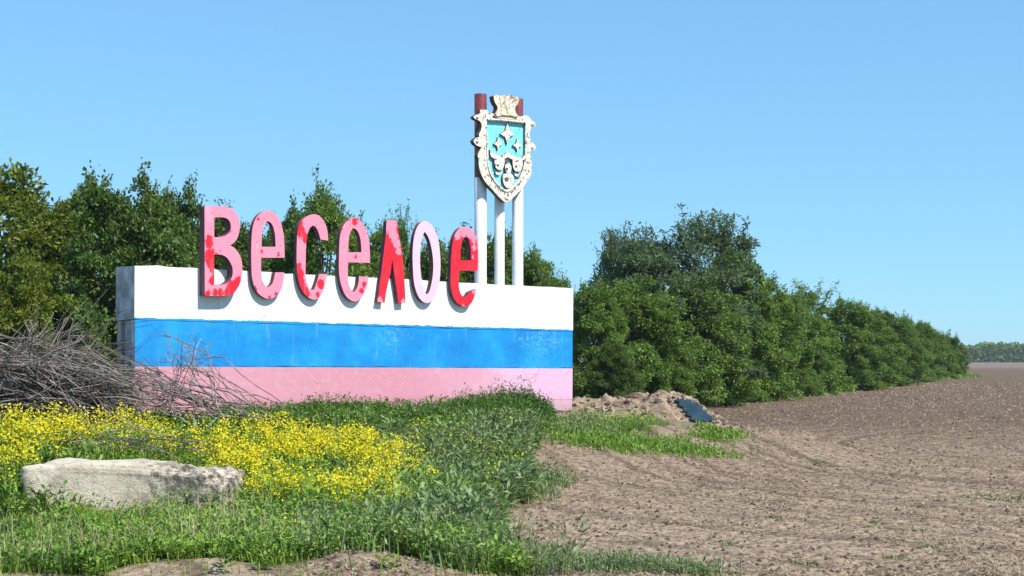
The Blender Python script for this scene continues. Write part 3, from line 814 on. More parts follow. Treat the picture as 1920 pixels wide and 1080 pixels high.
mx_, my_ = np.meshgrid(np.arange(-1.0, 7.0, 0.05), np.arange(22.2, 29.8, 0.05))
mz_ = mound_h(mx_, my_)
nx2 = mx_.shape[1]
I = (np.arange(mx_.shape[0] - 1)[:, None] * nx2 + np.arange(nx2 - 1)[None, :]).ravel()
Q = np.stack([I, I + 1, I + 1 + nx2, I + nx2], 1)
keep = (mz_.ravel()[Q] > gz(mx_, my_).ravel()[Q] - 0.16).any(1)
Q = Q[keep]; used = np.unique(Q); remap = np.full(mx_.size, -1); remap[used] = np.arange(len(used))
M['mound'] = mottled('dug_earth', [(0.34, (0.10, 0.068, 0.045)), (0.47, (0.25, 0.178, 0.12)), (0.65, (0.41, 0.31, 0.215))], 3.5, rough=0.95, b=0.9, bd=0.04, bscale=9, fine=(11, 0.58, 0.68, (0.10, 0.065, 0.05)))
mo = np.array([2.7, 26.0, 0])
mound = tris('earth_mound', np.stack([mx_.ravel(), my_.ravel(), mz_.ravel()], 1)[used] - mo, remap[Q], M['mound'], smooth=True)
mound.location = mo
tag(mound, 'heap of dug brown earth past the far end of the sign wall', 'earth mound')

def mound_sm(x, y):                                   # heap without its finer lumps
    q = 0.0
    for a_ in (-0.16, 0, 0.16):
        for b_ in (-0.16, 0, 0.16): q = q + mound_h(np.asarray(x, float) + a_, np.asarray(y, float) + b_)
    return q / 9
sh = []
nu, nv = 26, 12
A_, B_, C_, D2 = (1266, 756), (1298, 756), (1342, 796), (1300, 799)
for i in range(nu + 1):
    for j in range(nv + 1):
        u, v = i / nu, j / nv
        px = (A_[0] * (1 - v) + B_[0] * v) * (1 - u) + (D2[0] * (1 - v) + C_[0] * v) * u
        # find where on the heap this corner of the sheet lies, with a torn rim
        py = (A_[1] * (1 - v) + B_[1] * v) * (1 - u) + (D2[1] * (1 - v) + C_[1] * v) * u
        if j in (0, nv): px += 3.5 * math.sin(i * 2.3) + 2.5 * math.sin(i * 5.1)
        if i in (0, nu): py += 3.0 * math.sin(j * 2.1) + 2.0 * math.sin(j * 4.7 + 1)
        Zs = np.arange(23.4, 27.2, 0.02); xs = px2x(px, Zs)
        gap = py2z(py, Zs) - mound_sm(xs, Zs)
        k = np.nonzero(gap <= 0)[0]; k = k[0] if len(k) else int(np.argmin(gap))
        sh.append((xs[k], Zs[k], float(mound_sm(xs[k], Zs[k])) + 0.07 + 0.012 * math.sin(u * 9 + v * 5)))
Fq = [(i * (nv + 1) + j, (i + 1) * (nv + 1) + j, (i + 1) * (nv + 1) + j + 1, i * (nv + 1) + j + 1) for i in range(nu) for j in range(nv)]
M['sheet'] = mottled('teal_sheet', [(0.3, (0.008, 0.025, 0.035)), (0.7, (0.016, 0.048, 0.062))], 5, rough=0.6, b=0.8, bd=0.04, bscale=5)
sheet = pyd('plastic_sheet', [(a_ - 3.3, b_ - 25.4, c_) for a_, b_, c_ in sh], Fq, M['sheet'], smooth=True)
sheet.location = (3.3, 25.4, 0)
sm = sheet.modifiers.new('thick', 'SOLIDIFY'); sm.thickness = 0.012
tag(sheet, 'dark teal plastic sheet lying on the slope of the earth heap', 'sheet')

# ------------------------------------------------------------------ trees
def make_crown(seed, Hh, Wd, nclump, nleaf, ls, lw, low=0.03, prof='round', shoots=10, asp=0.85, sh_h=(0.25, 0.6)):
    r = np.random.default_rng(seed)
    Cc = []; Rc = []
    for _ in range(nclump):
        t = r.uniform(low, 1) ** 0.9
        if prof == 'round': rad = math.sqrt(max(0.0, 1 - ((t - 0.42) / 0.6) ** 2)) if t > 0.42 else 0.92 + 0.08 * r.random()
        elif prof == 'tall': rad = (1 - t ** 2.2) ** 0.5 * 0.95 + 0.08
        else: rad = math.sqrt(max(0.0, 1 - ((t - 0.3) / 0.74) ** 2)) if t > 0.3 else 1.0
        ph = r.uniform(0, 2 * math.pi)
        lob = 0.80 + 0.26 * math.sin(3 * ph + seed + 4 * t) + 0.16 * math.sin(5 * ph - 2 * seed + 9 * t)
        rr_ = rad * lob * (r.uniform(0.25, 1.0) ** 0.45) * Wd / 2
        Cc.append((rr_ * math.cos(ph), rr_ * math.sin(ph) * asp, t * Hh * (0.9 + 0.07 * math.sin(2 * ph + seed))))
        Rc.append(r.uniform(0.2, 0.52) * Wd / 5.0)
    Cc = np.array(Cc); Rc = np.array(Rc)
    idx = r.integers(0, nclump, nleaf)
    d = unit(r.normal(0, 1, (nleaf, 3))); rad = Rc[idx] * r.uniform(0, 1, nleaf) ** 0.45
    P = Cc[idx] + d * rad[:, None] * np.array([1.1, 1.1, 0.75])
    P[:, 2] = np.maximum(P[:, 2], 0.05 + 0.4 * r.random(nleaf) * low)
    outw = P - np.array([0, 0, Hh * 0.45]); outw = unit(outw)
    D = unit(outw * 0.5 + d * 0.5 + r.normal(0, 0.6, (nleaf, 3)) + np.array([0, 0, -0.25]))
    Nn = unit(outw * 0.6 + np.array([0, 0, 0.7]) + r.normal(0, 0.5, (nleaf, 3)))
    L_ = ls * r.uniform(0.6, 1.35, nleaf)
    parts = [leaves(P, D, Nn, L_, L_ * lw)]
    tips = []
    for _ in range(shoots):                       # upright shoots that break the outline
        k = r.integers(0, nclump)
        top = np.argsort(-Cc[:, 2])[: max(4, nclump // 5)]
        c = Cc[r.choice(top)]; h = r.uniform(*sh_h) * Wd / 5
        lean = r.normal(0, 0.4, 2)
        m_ = int(48 * h) + 6
        tt = r.uniform(0, 1, m_)
        Pp = c + np.stack([lean[0] * tt * h, lean[1] * tt * h, tt * h + Rc.mean() * 0.4], 1) + r.normal(0, 0.07, (m_, 3))
        Dd = unit(r.normal(0, 0.7, (m_, 3)) + np.array([0, 0, 0.5]))
        Ln = ls * r.uniform(0.6, 1.2, m_)
        parts.append(leaves(Pp, Dd, unit(r.normal(0, 1, (m_, 3))), Ln, Ln * lw))
        tips.append((c, c + np.array([lean[0] * h, lean[1] * h, h + Rc.mean() * 0.4])))
    V, T = cat(parts)
    # trunk with limbs that reach into the clumps
    tb = []
    th = Hh * 0.55
    tb.append(tube_arrays([(0, 0, -0.2), (0.05, 0.02, th * 0.35), (-0.06, 0.05, th * 0.7), (0.03, 0, th)], [0.16 * Wd / 5, 0.13 * Wd / 5, 0.1 * Wd / 5, 0.06 * Wd / 5], 7))
    for k in r.choice(nclump, min(nclump, 34), replace=False):
        e = Cc[k]; s = np.array([0, 0, min(th, max(0.25, e[2] * r.uniform(0.3, 0.6)))])
        m_ = (s + e) / 2 + np.array([0, 0, 0.12 * np.linalg.norm(e[:2])]) + r.normal(0, 0.1, 3)
        tb.append(tube_arrays([s, m_, e], [0.055, 0.035, 0.012], 5))
    for a_, b_ in tips: tb.append(tube_arrays([a_, b_], [0.014, 0.004], 4))
    return V, T, join(tb), Hh, Wd

KINDS = {}
def kind(name, mat_, seeds, *args, **kw):
    KINDS[name] = []
    for s in seeds:
        V, T, tr, Hh, Wd = make_crown(s, *args, **kw)
        Hr = np.percentile(V[:, 2], 99.9)
        c = tris('crown', V, T, M[mat_]); t = pyd('trunk', tr[0], tr[1], M['bark'], smooth=True)
        C.objects.unlink(c); C.objects.unlink(t)
        KINDS[name].append((c.data, t.data, Hr, Wd))
kind('dark', 'leaf_dark', (1, 2), 6.5, 5.0, 190, 38000, 0.14, 0.55, shoots=40, sh_h=(0.2, 0.6))
kind('mid', 'leaf_mid', (3, 4, 5), 6.0, 5.0, 185, 38000, 0.13, 0.5, prof='bush', shoots=44, sh_h=(0.2, 0.65))
kind('yellow', 'leaf_yellow', (6, 7), 6.0, 5.0, 150, 30000, 0.15, 0.5, shoots=30)
kind('grey', 'leaf_grey', (8,), 7.0, 6.0, 105, 32000, 0.16, 0.34, low=0.12, shoots=40, sh_h=(0.3, 0.8))
kind('shooty', 'leaf_mid', (9,), 6.0, 4.5, 75, 22000, 0.15, 0.45, prof='bush', shoots=26, sh_h=(0.9, 1.7))
def tree(name, kd, var, px, Z, top, wpx, label, cat_, group, rot=0.0, depth=1.0):
    x = px2x(px, Z); z0 = float(gz(x, Z)); Hh = py2z(top, Z) - z0; Wd = wpx / F * Z
    cm, tm, hr, wr = KINDS[kd][var % len(KINDS[kd])]
    o = empty(name, (x, Z, z0), (0, 0, rot))
    sx = Wd / wr; sz = Hh / hr
    o.scale = (sx, sx * depth, sz)
    tag(o, label, cat_, group)
    link(bpy.data.objects.new('crown', cm), o); link(bpy.data.objects.new('trunk', tm), o)
    return o
G1 = 'trees behind the sign'
G2 = 'trees of the hedgerow along the field'
tree('tree', 'yellow', 0, 5, 36, 300, 400, 'tall yellowish green tree rising behind the brush pile at the left edge', 'tree', G1, 0.3)
tree('bush', 'yellow', 1, 45, 28, 470, 260, 'low yellow green bush directly behind the heap of dry branches', 'bush', G1, 1.2)
tree('tree', 'dark', 0, 165, 38, 338, 330, 'dark green tree between the yellowish tree and the sign wall end', 'tree', G1, 2.1)
tree('tree', 'dark', 1, 250, 34, 326, 290, 'dark leafy tree standing above the left end of the sign wall', 'tree', G1, 0.7)
tree('tree', 'dark', 0, 330, 36, 345, 240, 'dark tree reaching up just left of the capital letter В', 'tree', G1, 3.6)
tree('tree', 'dark', 1, 420, 40, 395, 270, 'dark tree showing through the holes of the capital letter В', 'tree', G1, 5.0)
tree('bush', 'mid', 2, 500, 42, 425, 250, 'low green tree top seen through the first letter е', 'tree', G1, 1.0)
tree('tree', 'mid', 0, 605, 40, 350, 270, 'tallest green tree behind the letters, above с and the middle е', 'tree', G1, 2.2)
tree('tree', 'dark', 0, 550, 44, 385, 180, 'dark narrow tree rising behind the letter с on its left side', 'tree', G1, 1.9)
tree('tree', 'mid', 1, 690, 45, 412, 210, 'green tree behind the gap between the middle е and л', 'tree', G1, 4.4)
tree('tree', 'shooty', 0, 745, 46, 392, 130, 'slim tree with loose upright shoots rising behind the letter л', 'tree', G1, 0.2)
tree('bush', 'mid', 2, 815, 46, 452, 210, 'low green tree behind the pale letter о', 'tree', G1, 3.1)
tree('tree', 'dark', 1, 885, 47, 432, 200, 'dark tree behind the last red letter е', 'tree', G1, 2.7)
tree('tree', 'dark', 0, 950, 48, 428, 170, 'dark tree showing between the white pipes', 'tree', G1, 4.0)
tree('tree', 'mid', 1, 1008, 47, 468, 170, 'green tree just right of the white pipes, sloping down to the wall end', 'tree', G1, 5.5)
tree('bush', 'mid', 0, 1045, 45, 515, 130, 'small green tree above the right top corner of the sign wall', 'tree', G1, 0.9)
tree('tree', 'mid', 1, 1120, 44, 528, 170, 'dense green tree beside the far end of the wall, behind the earth heap', 'tree', G2, 0.4)
tree('tree', 'grey', 0, 1262, 52, 396, 400, 'largest tree of the hedgerow, grey green with a loose airy crown', 'tree', G2, 3.5)
tree('tree', 'grey', 0, 1165, 54, 432, 230, 'grey green tree grown into the left side of the largest hedgerow tree', 'tree', G2, 1.4)
tree('tree', 'mid', 2, 1195, 47, 520, 230, 'low dense tree at the foot of the big grey green tree', 'tree', G2, 2.0)
tree('tree', 'mid', 0, 1310, 51, 515, 240, 'green bushy tree in front of the big grey green tree, above the teal sheet', 'tree', G2, 1.3)
tree('tree', 'mid', 1, 1372, 57, 450, 190, 'dark tree filling the right shoulder of the big grey green tree', 'tree', G2, 3.3)
tree('tree', 'mid', 1, 1415, 58, 515, 220, 'first rounded green tree right of the big grey green one', 'tree', G2, 4.1)
ORD = ['second', 'third', 'fourth', 'fifth', 'sixth', 'seventh', 'eighth', 'ninth', 'tenth', 'eleventh', 'twelfth', 'thirteenth']
row = [('mid', 0, 1472, 65, 545, 175), ('shooty', 0, 1515, 69, 528, 170), ('mid', 2, 1580, 75, 560, 165), ('mid', 1, 1622, 81, 570, 150), ('dark', 0, 1656, 88, 580, 125), ('mid', 0, 1688, 95, 590, 115),
       ('mid', 2, 1716, 103, 600, 100), ('mid', 1, 1741, 110, 609, 90), ('shooty', 0, 1763, 117, 618, 75), ('mid', 0, 1782, 125, 628, 62), ('yellow', 0, 1798, 132, 642, 40)]
for i, (kd, vr, px, Z, top, wp) in enumerate(row):
    lab = 'last small light green tree at the far end of the hedgerow' if i == len(row) - 1 else \
          ('tree with a tuft of upright shoots, second' if kd == 'shooty' and i == 1 else f'green hedgerow tree, {ORD[i]}') + ' along from the big grey green tree'
    if kd == 'shooty' and i == 1: lab = 'hedgerow tree topped by a tuft of upright shoots, third along from the big one'
    tree('tree', kd, vr, px, Z, top, wp, lab, 'tree', G2, i * 1.7)
# lower growth that closes the foot of the hedgerow
for i, (px, Z, top, wp, kd) in enumerate([(1150, 42, 640, 110, 'dark'), (1250, 47, 640, 130, 'mid'), (1385, 56, 640, 130, 'mid'), (1450, 62, 650, 120, 'dark'), (1520, 67, 640, 110, 'mid'),
                                          (1590, 75, 640, 100, 'mid'), (1655, 86, 645, 90, 'mid'), (1715, 99, 650, 70, 'dark')]):
    tree('bush', kd, i, px, Z, top, wp, f'low bush at the foot of the hedgerow, {(["first"] + ORD)[i]} from the sign wall end', 'bush', 'bushes at the foot of the hedgerow', i * 2.3)

# far-off belt of trees across the field
def far_belt():
    r = np.random.default_rng(55)
    n = 70000
    x = r.uniform(90, 420, n); base = 620 + 0.03 * x
    hh = 4.6 + 3.0 * fbm(x * 0.035, x * 0 + 3, 81, 4) + 3.6 * (vnoise(x * 0.13, x * 0, 83) - 0.3) + 1.6 * (vnoise(x * 0.5, x * 0, 85) - 0.5)
    z = r.uniform(0, 1, n) ** 0.8 * hh
    y = base + r.uniform(0, 10, n)
    P = np.stack([x, y, z], 1)
    D = unit(r.normal(0, 1, (n, 3))); Nn = unit(r.normal(0, 0.5, (n, 3)) + np.array([0, -0.5, 0.7]))
    L_ = r.uniform(0.7, 1.6, n)
    V, T = leaves(P, D, Nn, L_, L_ * 0.8)
    o = tris('far_treeline', V, T, M['leaf_mid'])
    tag(o, kind='stuff')
far_belt()

hz = pyd('haze', [(x_, y_, z_) for z_ in (-1.6, 13.0) for x_, y_ in ((-3900, -700), (3900, -700), (3900, 6000), (-3900, 6000))],
         [(3, 2, 1, 0), (4, 5, 6, 7), (0, 1, 5, 4), (1, 2, 6, 5), (2, 3, 7, 6), (3, 0, 4, 7)], bpy.data.materials.new('haze'))
hm = hz.data.materials[0]; hm.use_nodes = True; hm.node_tree.nodes.clear()
ho = hm.node_tree.nodes.new('ShaderNodeOutputMaterial'); hv = hm.node_tree.nodes.new('ShaderNodeVolumePrincipled')
hv.inputs['Color'].default_value = (0.85, 0.92, 1.0, 1); hv.inputs['Density'].default_value = 0.00024; hv.inputs['Anisotropy'].default_value = 0.2
hm.node_tree.links.new(hv.outputs[0], ho.inputs['Volume'])
tag(hz, kind='stuff')

# ------------------------------------------------------------------ clods, straw and scattered tufts on the field
def scatter(n, x0, x1, y0, y1, r, power=1.6):
    y = y0 + (y1 - y0) * r.random(n) ** power
    w_ = 0.5 * y * 0.75
    x = r.uniform(x0, x1, n)
    return x, y
r = np.random.default_rng(101)
n = 95000
y = 10.8 + 90 * r.random(n) ** 2.2; x = r.uniform(-0.15, 0.46, n) * y
k = (field_mask(x, y) + bare_mask(x, y) > 0.5) & (mound_h(x, y) < 0.05)
x, y = x[k], y[k]; z = gz(x, y, True)
oct_ = np.array([(1, 0, 0), (0, 1, 0), (-1, 0, 0), (0, -1, 0), (0, 0, 1)], float)
of = np.array([(0, 1, 4), (1, 2, 4), (2, 3, 4), (3, 0, 4)])
sz = 0.005 + 0.022 * r.random(len(x)) ** 4.0 + 0.004 * (y - 10) / 10
ang = r.uniform(0, 6.28, len(x))
B = oct_[None] * (0.6 + 0.8 * r.random((len(x), 5, 1)))
ca, sa = np.cos(ang)[:, None], np.sin(ang)[:, None]
Bx = B[:, :, 0] * ca - B[:, :, 1] * sa; By = B[:, :, 0] * sa + B[:, :, 1] * ca
V = np.stack([Bx * sz[:, None] * 1.2 + x[:, None], By * sz[:, None] + y[:, None], B[:, :, 2] * sz[:, None] * 0.9 + z[:, None] - 0.002], 2).reshape(-1, 3)
T = (np.arange(len(x))[:, None, None] * 5 + of[None]).reshape(-1, 3)
tag(tris('soil_clods', V, T, M['clod']), kind='stuff')
# clods on the heap
n = 14000
x = r.uniform(0.2, 6.2, n); y = r.uniform(22.8, 29, n); h = mound_h(x, y); k = h > gz(x, y) + 0.02
x, y, z = x[k], y[k], h[k]
sz = 0.012 + 0.045 * r.random(len(x)) ** 3.5
B = oct_[None] * (0.6 + 0.8 * r.random((len(x), 5, 1)))
V = np.stack([B[:, :, 0] * sz[:, None] * 1.2 + x[:, None], B[:, :, 1] * sz[:, None] + y[:, None], B[:, :, 2] * sz[:, None] + z[:, None] - 0.01], 2).reshape(-1, 3)
T = (np.arange(len(x))[:, None, None] * 5 + of[None]).reshape(-1, 3)
tag(tris('earth_lumps', V, T, M['clod']), kind='stuff')
n = 60000
y = 10.8 + 32 * r.random(n) ** 1.7; x = r.uniform(-0.15, 0.46, n) * y
k = (field_mask(x, y) + bare_mask(x, y) > 0.5) & (fbm(x * 0.5, y * 0.3, 61, 3) + 0.25 * r.random(n) > 0.62) & (mound_h(x, y) < 0.03)
x, y = x[k], y[k]; z = gz(x, y, True) + 0.008
az = r.uniform(0, 6.28, len(x)); D = np.stack([np.cos(az), np.sin(az), r.normal(0.1, 0.25, len(x))], 1)
L_ = r.uniform(0.03, 0.11, len(x))
V, T = leaves(np.stack([x, y, z], 1), D, np.tile([[0, 0, 1.0]], (len(x), 1)), L_, 0.004 + 0.0004 * y)
tag(tris('straw', V, T, M['straw']), kind='stuff')

# ------------------------------------------------------------------ grass verge
fl_px = [(-200, 800), (-20, 786), (120, 786), (250, 802), (480, 808), (600, 795), (690, 812), (780, 848), (840, 892), (825, 908), (720, 912), (610, 925), (520, 915), (450, 890), (400, 868), (250, 862), (120, 858), (0, 872), (-200, 880)]
FL = [unproj(px, py, 0.42) for px, py in fl_px]
def behind_wall(x, y):
    d, p = seg_dist(x, y); return p
r = np.random.default_rng(202)
def verge(n, y0, y1, xl, power=1.3, fr=0.5):
    y = y0 + (y1 - y0) * r.random(n) ** power
    x = xl * y / 20 + (edge_x(y) + 0.6 - xl * y / 20) * r.random(n)
    fm_ = field_mask(x, y); patchy = fbm(x * 1.7 + 40, y * 1.7, 151, 3)
    k = (fm_ < fr) & ((x > -0.43 * y - 0.6))
    k &= r.random(n) < np.clip(0.12 + 2.2 * (patchy - 0.33) + np.clip((edge_x(y) - x - 0.5) * 0.6, 0, 1), 0.04, 1)
    bm_ = bare_mask(x, y)
    k &= r.random(n) > bm_ * 0.97
    k &= (mound_h(x, y) < gz(x, y) + 0.02)
    return x[k], y[k]
def on(x, y): return np.stack([x, y, gz(x, y, True) - 0.015], 1)
# short bright grass
x, y = verge(230000, 10.9, 25, -8.2, 1.15)
dens = fbm(x * 0.8, y * 0.8, 91, 3)
k = r.random(len(x)) < 0.35 + 1.2 * (dens - 0.25); x, y = x[k], y[k]
P = on(x, y); Hh = r.uniform(0.04, 0.16, len(x)) * (0.35 + 1.3 * fbm(x * 1.4, y * 1.4, 93, 3))
V, T = blades(P, Hh, r.uniform(0.1, 0.8, len(x)), r.uniform(0.005, 0.011, len(x)), r)
tag(tris('grass', V, T, M['grass']), kind='stuff')
# low broad-leaved cover between the blades
x, y = verge(150000, 10.9, 24.5, -8.2, 1.15)
k = fbm(x * 0.9, y * 0.9, 95, 3) + 0.35 * r.random(len(x)) > 0.6; x, y = x[k], y[k]
P = on(x, y) + np.stack([0 * x, 0 * x, r.uniform(0.02, 0.2, len(x))], 1)
D = r.normal(0, 1, (len(x), 3)) + np.array([0, 0, 0.3]); L_ = r.uniform(0.018, 0.048, len(x))
V, T = leaves(P, D, unit(r.normal(0, 0.5, (len(x), 3)) + np.array([0, 0, 1.0])), L_, L_ * 0.55)
tag(tris('ground_cover', V, T, M['weed_light']), kind='stuff')
# taller blue green grass and weeds in the middle of the verge, towards the field edge
x, y = verge(130000, 11.0, 25.5, -3.0, 1.0, 0.8)
s_ = (x - SX0) * WD[0] + (y - SY0) * WD[1]; p_ = behind_wall(x, y)
c = np.where((p_ < 1.6) & (s_ > SL - 2.4), 0.12, 1.0) * np.where((y > 23.0) & (x > 0.7), 0.08, 1.0) * np.exp(-((x - (edge_x(y) - 1.0)) / 1.3) ** 2) * (0.25 + 1.1 * fbm(x * 0.9, y * 0.9, 97, 3))
k = r.random(len(x)) < c * 0.55; x, y = x[k], y[k]
P = on(x, y); tall = 0.5 + 1.0 * fbm(x * 0.7, y * 0.7, 99, 2)
V1, T1 = blades(P, r.uniform(0.10, 0.36, len(x)) * tall * np.where(y > 22, 0.6, 1.0), r.uniform(0.05, 0.6, len(x)), r.uniform(0.007, 0.013, len(x)), r)
P2 = P + np.stack([r.normal(0, .05, len(x)), r.normal(0, .05, len(x)), r.uniform(0.03, 0.28, len(x)) * tall * np.where(y > 22, 0.6, 1.0)], 1)
L_ = r.uniform(0.03, 0.075, len(x))
V2, T2 = leaves(P2, r.normal(0, 1, (len(x), 3)) + np.array([0, 0, 0.8]), r.normal(0, 1, (len(x), 3)), L_, L_ * 0.32)
V, T = cat([(V1, T1), (V2, T2)])
tag(tris('tall_grass', V, T, M['grass_blue']), kind='stuff')
x, y = verge(60000, 11.0, 25.5, -5.0, 1.0, 0.9)
k = fbm(x * 1.6 + 11, y * 1.6, 141, 3) > 0.53; x, y = x[k], y[k]
P = on(x, y) + np.stack([0 * x, 0 * x, r.uniform(0.05, 0.38, len(x)) * np.where(y > 22, 0.5, 0.9)], 1); L_ = r.uniform(0.02, 0.055, len(x))
V, T = leaves(P, r.normal(0, 1, (len(x), 3)) + np.array([0, 0, 0.3]), unit(r.normal(0, 0.5, (len(x), 3)) + np.array([0.1, -0.3, 0.9])), L_, L_ * 0.5)
tag(tris('mixed_weeds', V, T, M['weed_light']), kind='stuff')
def clumps(name, n, xl, mat_, seed, y1=25.0, hr=(0.1, 0.4), ll=(0.04, 0.1), wr=0.35, per=34, thr=0.45, right=False):
    r = np.random.default_rng(seed)
    y = 11.1 + (y1 - 11.1) * r.random(n) ** 1.1
    lo = xl * y / 20; x = lo + (edge_x(y) + 0.5 - lo) * (r.random(n) ** (0.55 if right else 1.0))
    k = (field_mask(x, y) < 0.55) & (x > -0.42 * y - 0.5) & ((y < 22.2) | (x < 0.5) | (r.random(n) < 0.07)) & (r.random(n) > bare_mask(x, y) * 0.97) & (mound_h(x, y) < gz(x, y) + 0.05)
    k &= fbm(x * 1.2 + seed, y * 1.2, seed, 3) > thr
    k &= ~((x > px2x(38, 15.0)) & (x < px2x(432, 15.0)) & (y > 14.7) & (y < 16.0)) & (behind_wall(x, y) > 0.25)
    x, y = x[k], y[k]; n = len(x)
    h = r.uniform(*hr, n) * np.where(y > 22, 0.6, 1.0) * np.where((x < -1.6) & (y < 14.4), 0.55, 1.0); g = gz(x, y, True)
    idx = np.repeat(np.arange(n), per); m_ = len(idx)
    az = r.uniform(0, 6.28, m_); t = r.random(m_) ** 0.7; sp = 0.16 * np.sqrt(h[idx] / 0.3)
    P = np.stack([x[idx] + np.cos(az) * sp * t * r.random(m_), y[idx] + np.sin(az) * sp * t * r.random(m_), g[idx] + h[idx] * t * r.uniform(0.7, 1.05, m_)], 1)
    D = np.stack([np.cos(az) * r.uniform(0.3, 1.1, m_), np.sin(az) * r.uniform(0.3, 1.1, m_), r.uniform(-0.2, 0.9, m_)], 1)
    L_ = r.uniform(*ll, m_) * (0.6 + h[idx])
    V, T = leaves(P, D, np.stack([0.3 * r.normal(0, 1, m_), 0.3 * r.normal(0, 1, m_), np.ones(m_)], 1), L_, L_ * wr)
    st = blades(np.stack([x, y, g - 0.02], 1), h * 1.1, r.uniform(0, 0.3, n), np.full(n, 0.008), r)
    return tag(tris(name, *cat([(V, T), st]), mat_), kind='stuff')
clumps('grey_green_weeds', 3600, -2.2, M['grass_blue'], 501, hr=(0.12, 0.46), ll=(0.06, 0.14), wr=0.28, right=True)
clumps('bright_weeds', 4600, -8.4, M['weed_light'], 503, hr=(0.08, 0.34), ll=(0.05, 0.11), wr=0.42)
clumps('dark_weeds', 2600, -8.4, M['weed'], 505, hr=(0.08, 0.36), ll=(0.05, 0.12), wr=0.36, thr=0.5)
# dry stalks
x, y = verge(9000, 11.0, 24, -8.2, 1.1, 0.9)
k = (fbm(x * 0.9, y * 0.9, 103, 3) > 0.55) | ((np.hypot(x - px2x(480, 15.0), (y - 15.2) * 0.8) < 0.38)); x, y = x[k], y[k]
V, T = blades(on(x, y), r.uniform(0.15, 0.5, len(x)), r.uniform(0.1, 0.9, len(x)), r.uniform(0.004, 0.007, len(x)), r)
tag(tris('dry_grass', V, T, M['grass_dry']), kind='stuff')

# yellow flowering plants
bx = [q[0] for q in FL]; by = [q[1] for q in FL]
n = 17000
x = r.uniform(min(bx) - .6, max(bx) + .8, n); y = r.uniform(min(by) - .7, max(by) + .6, n)
jx = x + (fbm(x * 0.9, y * 0.9, 171, 3) - 0.5) * 1.5 + r.normal(0, 0.22, n); jy = y + (fbm(x * 0.9 + 30, y * 0.9, 173, 3) - 0.5) * 1.3 + r.normal(0, 0.2, n)
k = inside(FL, jx, jy); k &= r.random(n) < 0.15 + 1.2 * fbm(x * 1.1, y * 1.1, 111, 3); x, y = x[k], y[k]
# not inside the block of stone or the wall
k = ~((x > px2x(30, 15.0)) & (x < px2x(440, 15.0)) & (y > 14.8) & (y < 16.0)) & (behind_wall(x, y) > 0.35); x, y = x[k], y[k]
n = len(x); P = on(x, y); hp = r.uniform(0.3, 0.56, n) * (0.8 + 0.4 * fbm(x * 1.5, y * 1.5, 113, 2))
Vs, Ts = blades(P, hp, r.uniform(0, 0.25, n), np.full(n, 0.009), r)
nl = 7; idx = np.repeat(np.arange(n), nl)
Pl = P[idx] + np.stack([r.normal(0, .05, n * nl), r.normal(0, .05, n * nl), hp[idx] * r.uniform(0.05, 0.85, n * nl)], 1)
L_ = r.uniform(0.04, 0.11, n * nl)
Vl, Tl = leaves(Pl, r.normal(0, 1, (n * nl, 3)) + np.array([0, 0, 0.3]), unit(r.normal(0, 0.6, (n * nl, 3)) + np.array([0, 0, 0.8])), L_, L_ * 0.4)
V, T = cat([(Vs, Ts), (Vl, Tl)])
tag(tris('flower_stems', V, T, M['weed_light']), kind='stuff')
pick = np.nonzero(r.random(n) < 0.5 * sstep(16.6, 17.3, y - 0.1 * (x + 5)) * sstep(-2.2, -3.4, x) * (fbm(x * 2.2, y * 2.2, 131, 2) > 0.36) + 0.03 + 0.9 * sstep(0.44, 0.62, fbm(x * 1.3 + 3, y * 1.3, 115, 3)) * (0.22 + 0.8 * sstep(14.4, 17.4, y + 0.15 * x + 0.5)) * np.clip(1.1 - 0.42 * np.maximum(0, x + 2.6), 0.22, 1))[0]
nf = 22; idx = np.repeat(pick, nf)
Pf = P[idx] + np.stack([r.normal(0, .042, len(idx)), r.normal(0, .042, len(idx)), hp[idx] * r.uniform(0.78, 1.1, len(idx))], 1)
L_ = r.uniform(0.013, 0.032, len(idx))
V, T = leaves(Pf, r.normal(0, 1, (len(idx), 3)), unit(r.normal(0, 0.6, (len(idx), 3)) + np.array([0.2, -0.4, 0.7])), L_, L_ * 0.95, 0.1)
tag(tris('yellow_flowers', V, T, M['petal']), kind='stuff')
# stray flowers beyond the drift
x, y = verge(4000, 12.5, 25, -3.5, 1.0, 0.3)
k = fbm(x * 0.9, y * 0.9, 117, 3) > 0.6; x, y = x[k], y[k]
n = len(x); idx = np.repeat(np.arange(n), 5); P = on(x, y)
Pf = P[idx] + np.stack([r.normal(0, .04, len(idx)), r.normal(0, .04, len(idx)), r.uniform(0.2, 0.35, len(idx))], 1)
L_ = r.uniform(0.014, 0.03, len(idx))
V, T = leaves(Pf, r.normal(0, 1, (len(idx), 3)), unit(r.normal(0, 0.6, (len(idx), 3)) + np.array([0.2, -0.4, 0.7])), L_, L_ * 0.95, 0.1)
tag(tris('stray_yellow_flowers', V, T, M['petal']), kind='stuff')

# weeds along the foot of the wall
n = 15000
s = r.uniform(1.2, SL - 1.6, n); p = 0.12 + 1.75 * r.random(n) ** 1.2 * np.interp(s, [0, SL - 2.2, SL - 1.4], [1, 1, 0.5])
hw = np.interp(s, [0, 1.5, 3.0, 5.0, 6.3, SL - 1.75, SL - 1.5, SL - 1.3], [0.28, 0.30, 0.30, 0.27, 0.38, 0.56, 0.22, 0.03]) * (0.75 + 0.5 * fbm(s * 1.6, p * 1.6, 121, 3)) * np.interp(p, [0, 0.9, 1.9], [1.05, 0.9, 0.6])
x = SX0 + WD[0] * s + WN[0] * p; y = SY0 + WD[1] * s + WN[1] * p
P = on(x, y); hw = hw * np.where(r.random(n) < 0.06, r.uniform(1.2, 1.55, n), r.uniform(0.6, 1.1, n))
Vs, Ts = blades(P, hw, r.uniform(0, 0.25, n), np.full(n, 0.007), r)
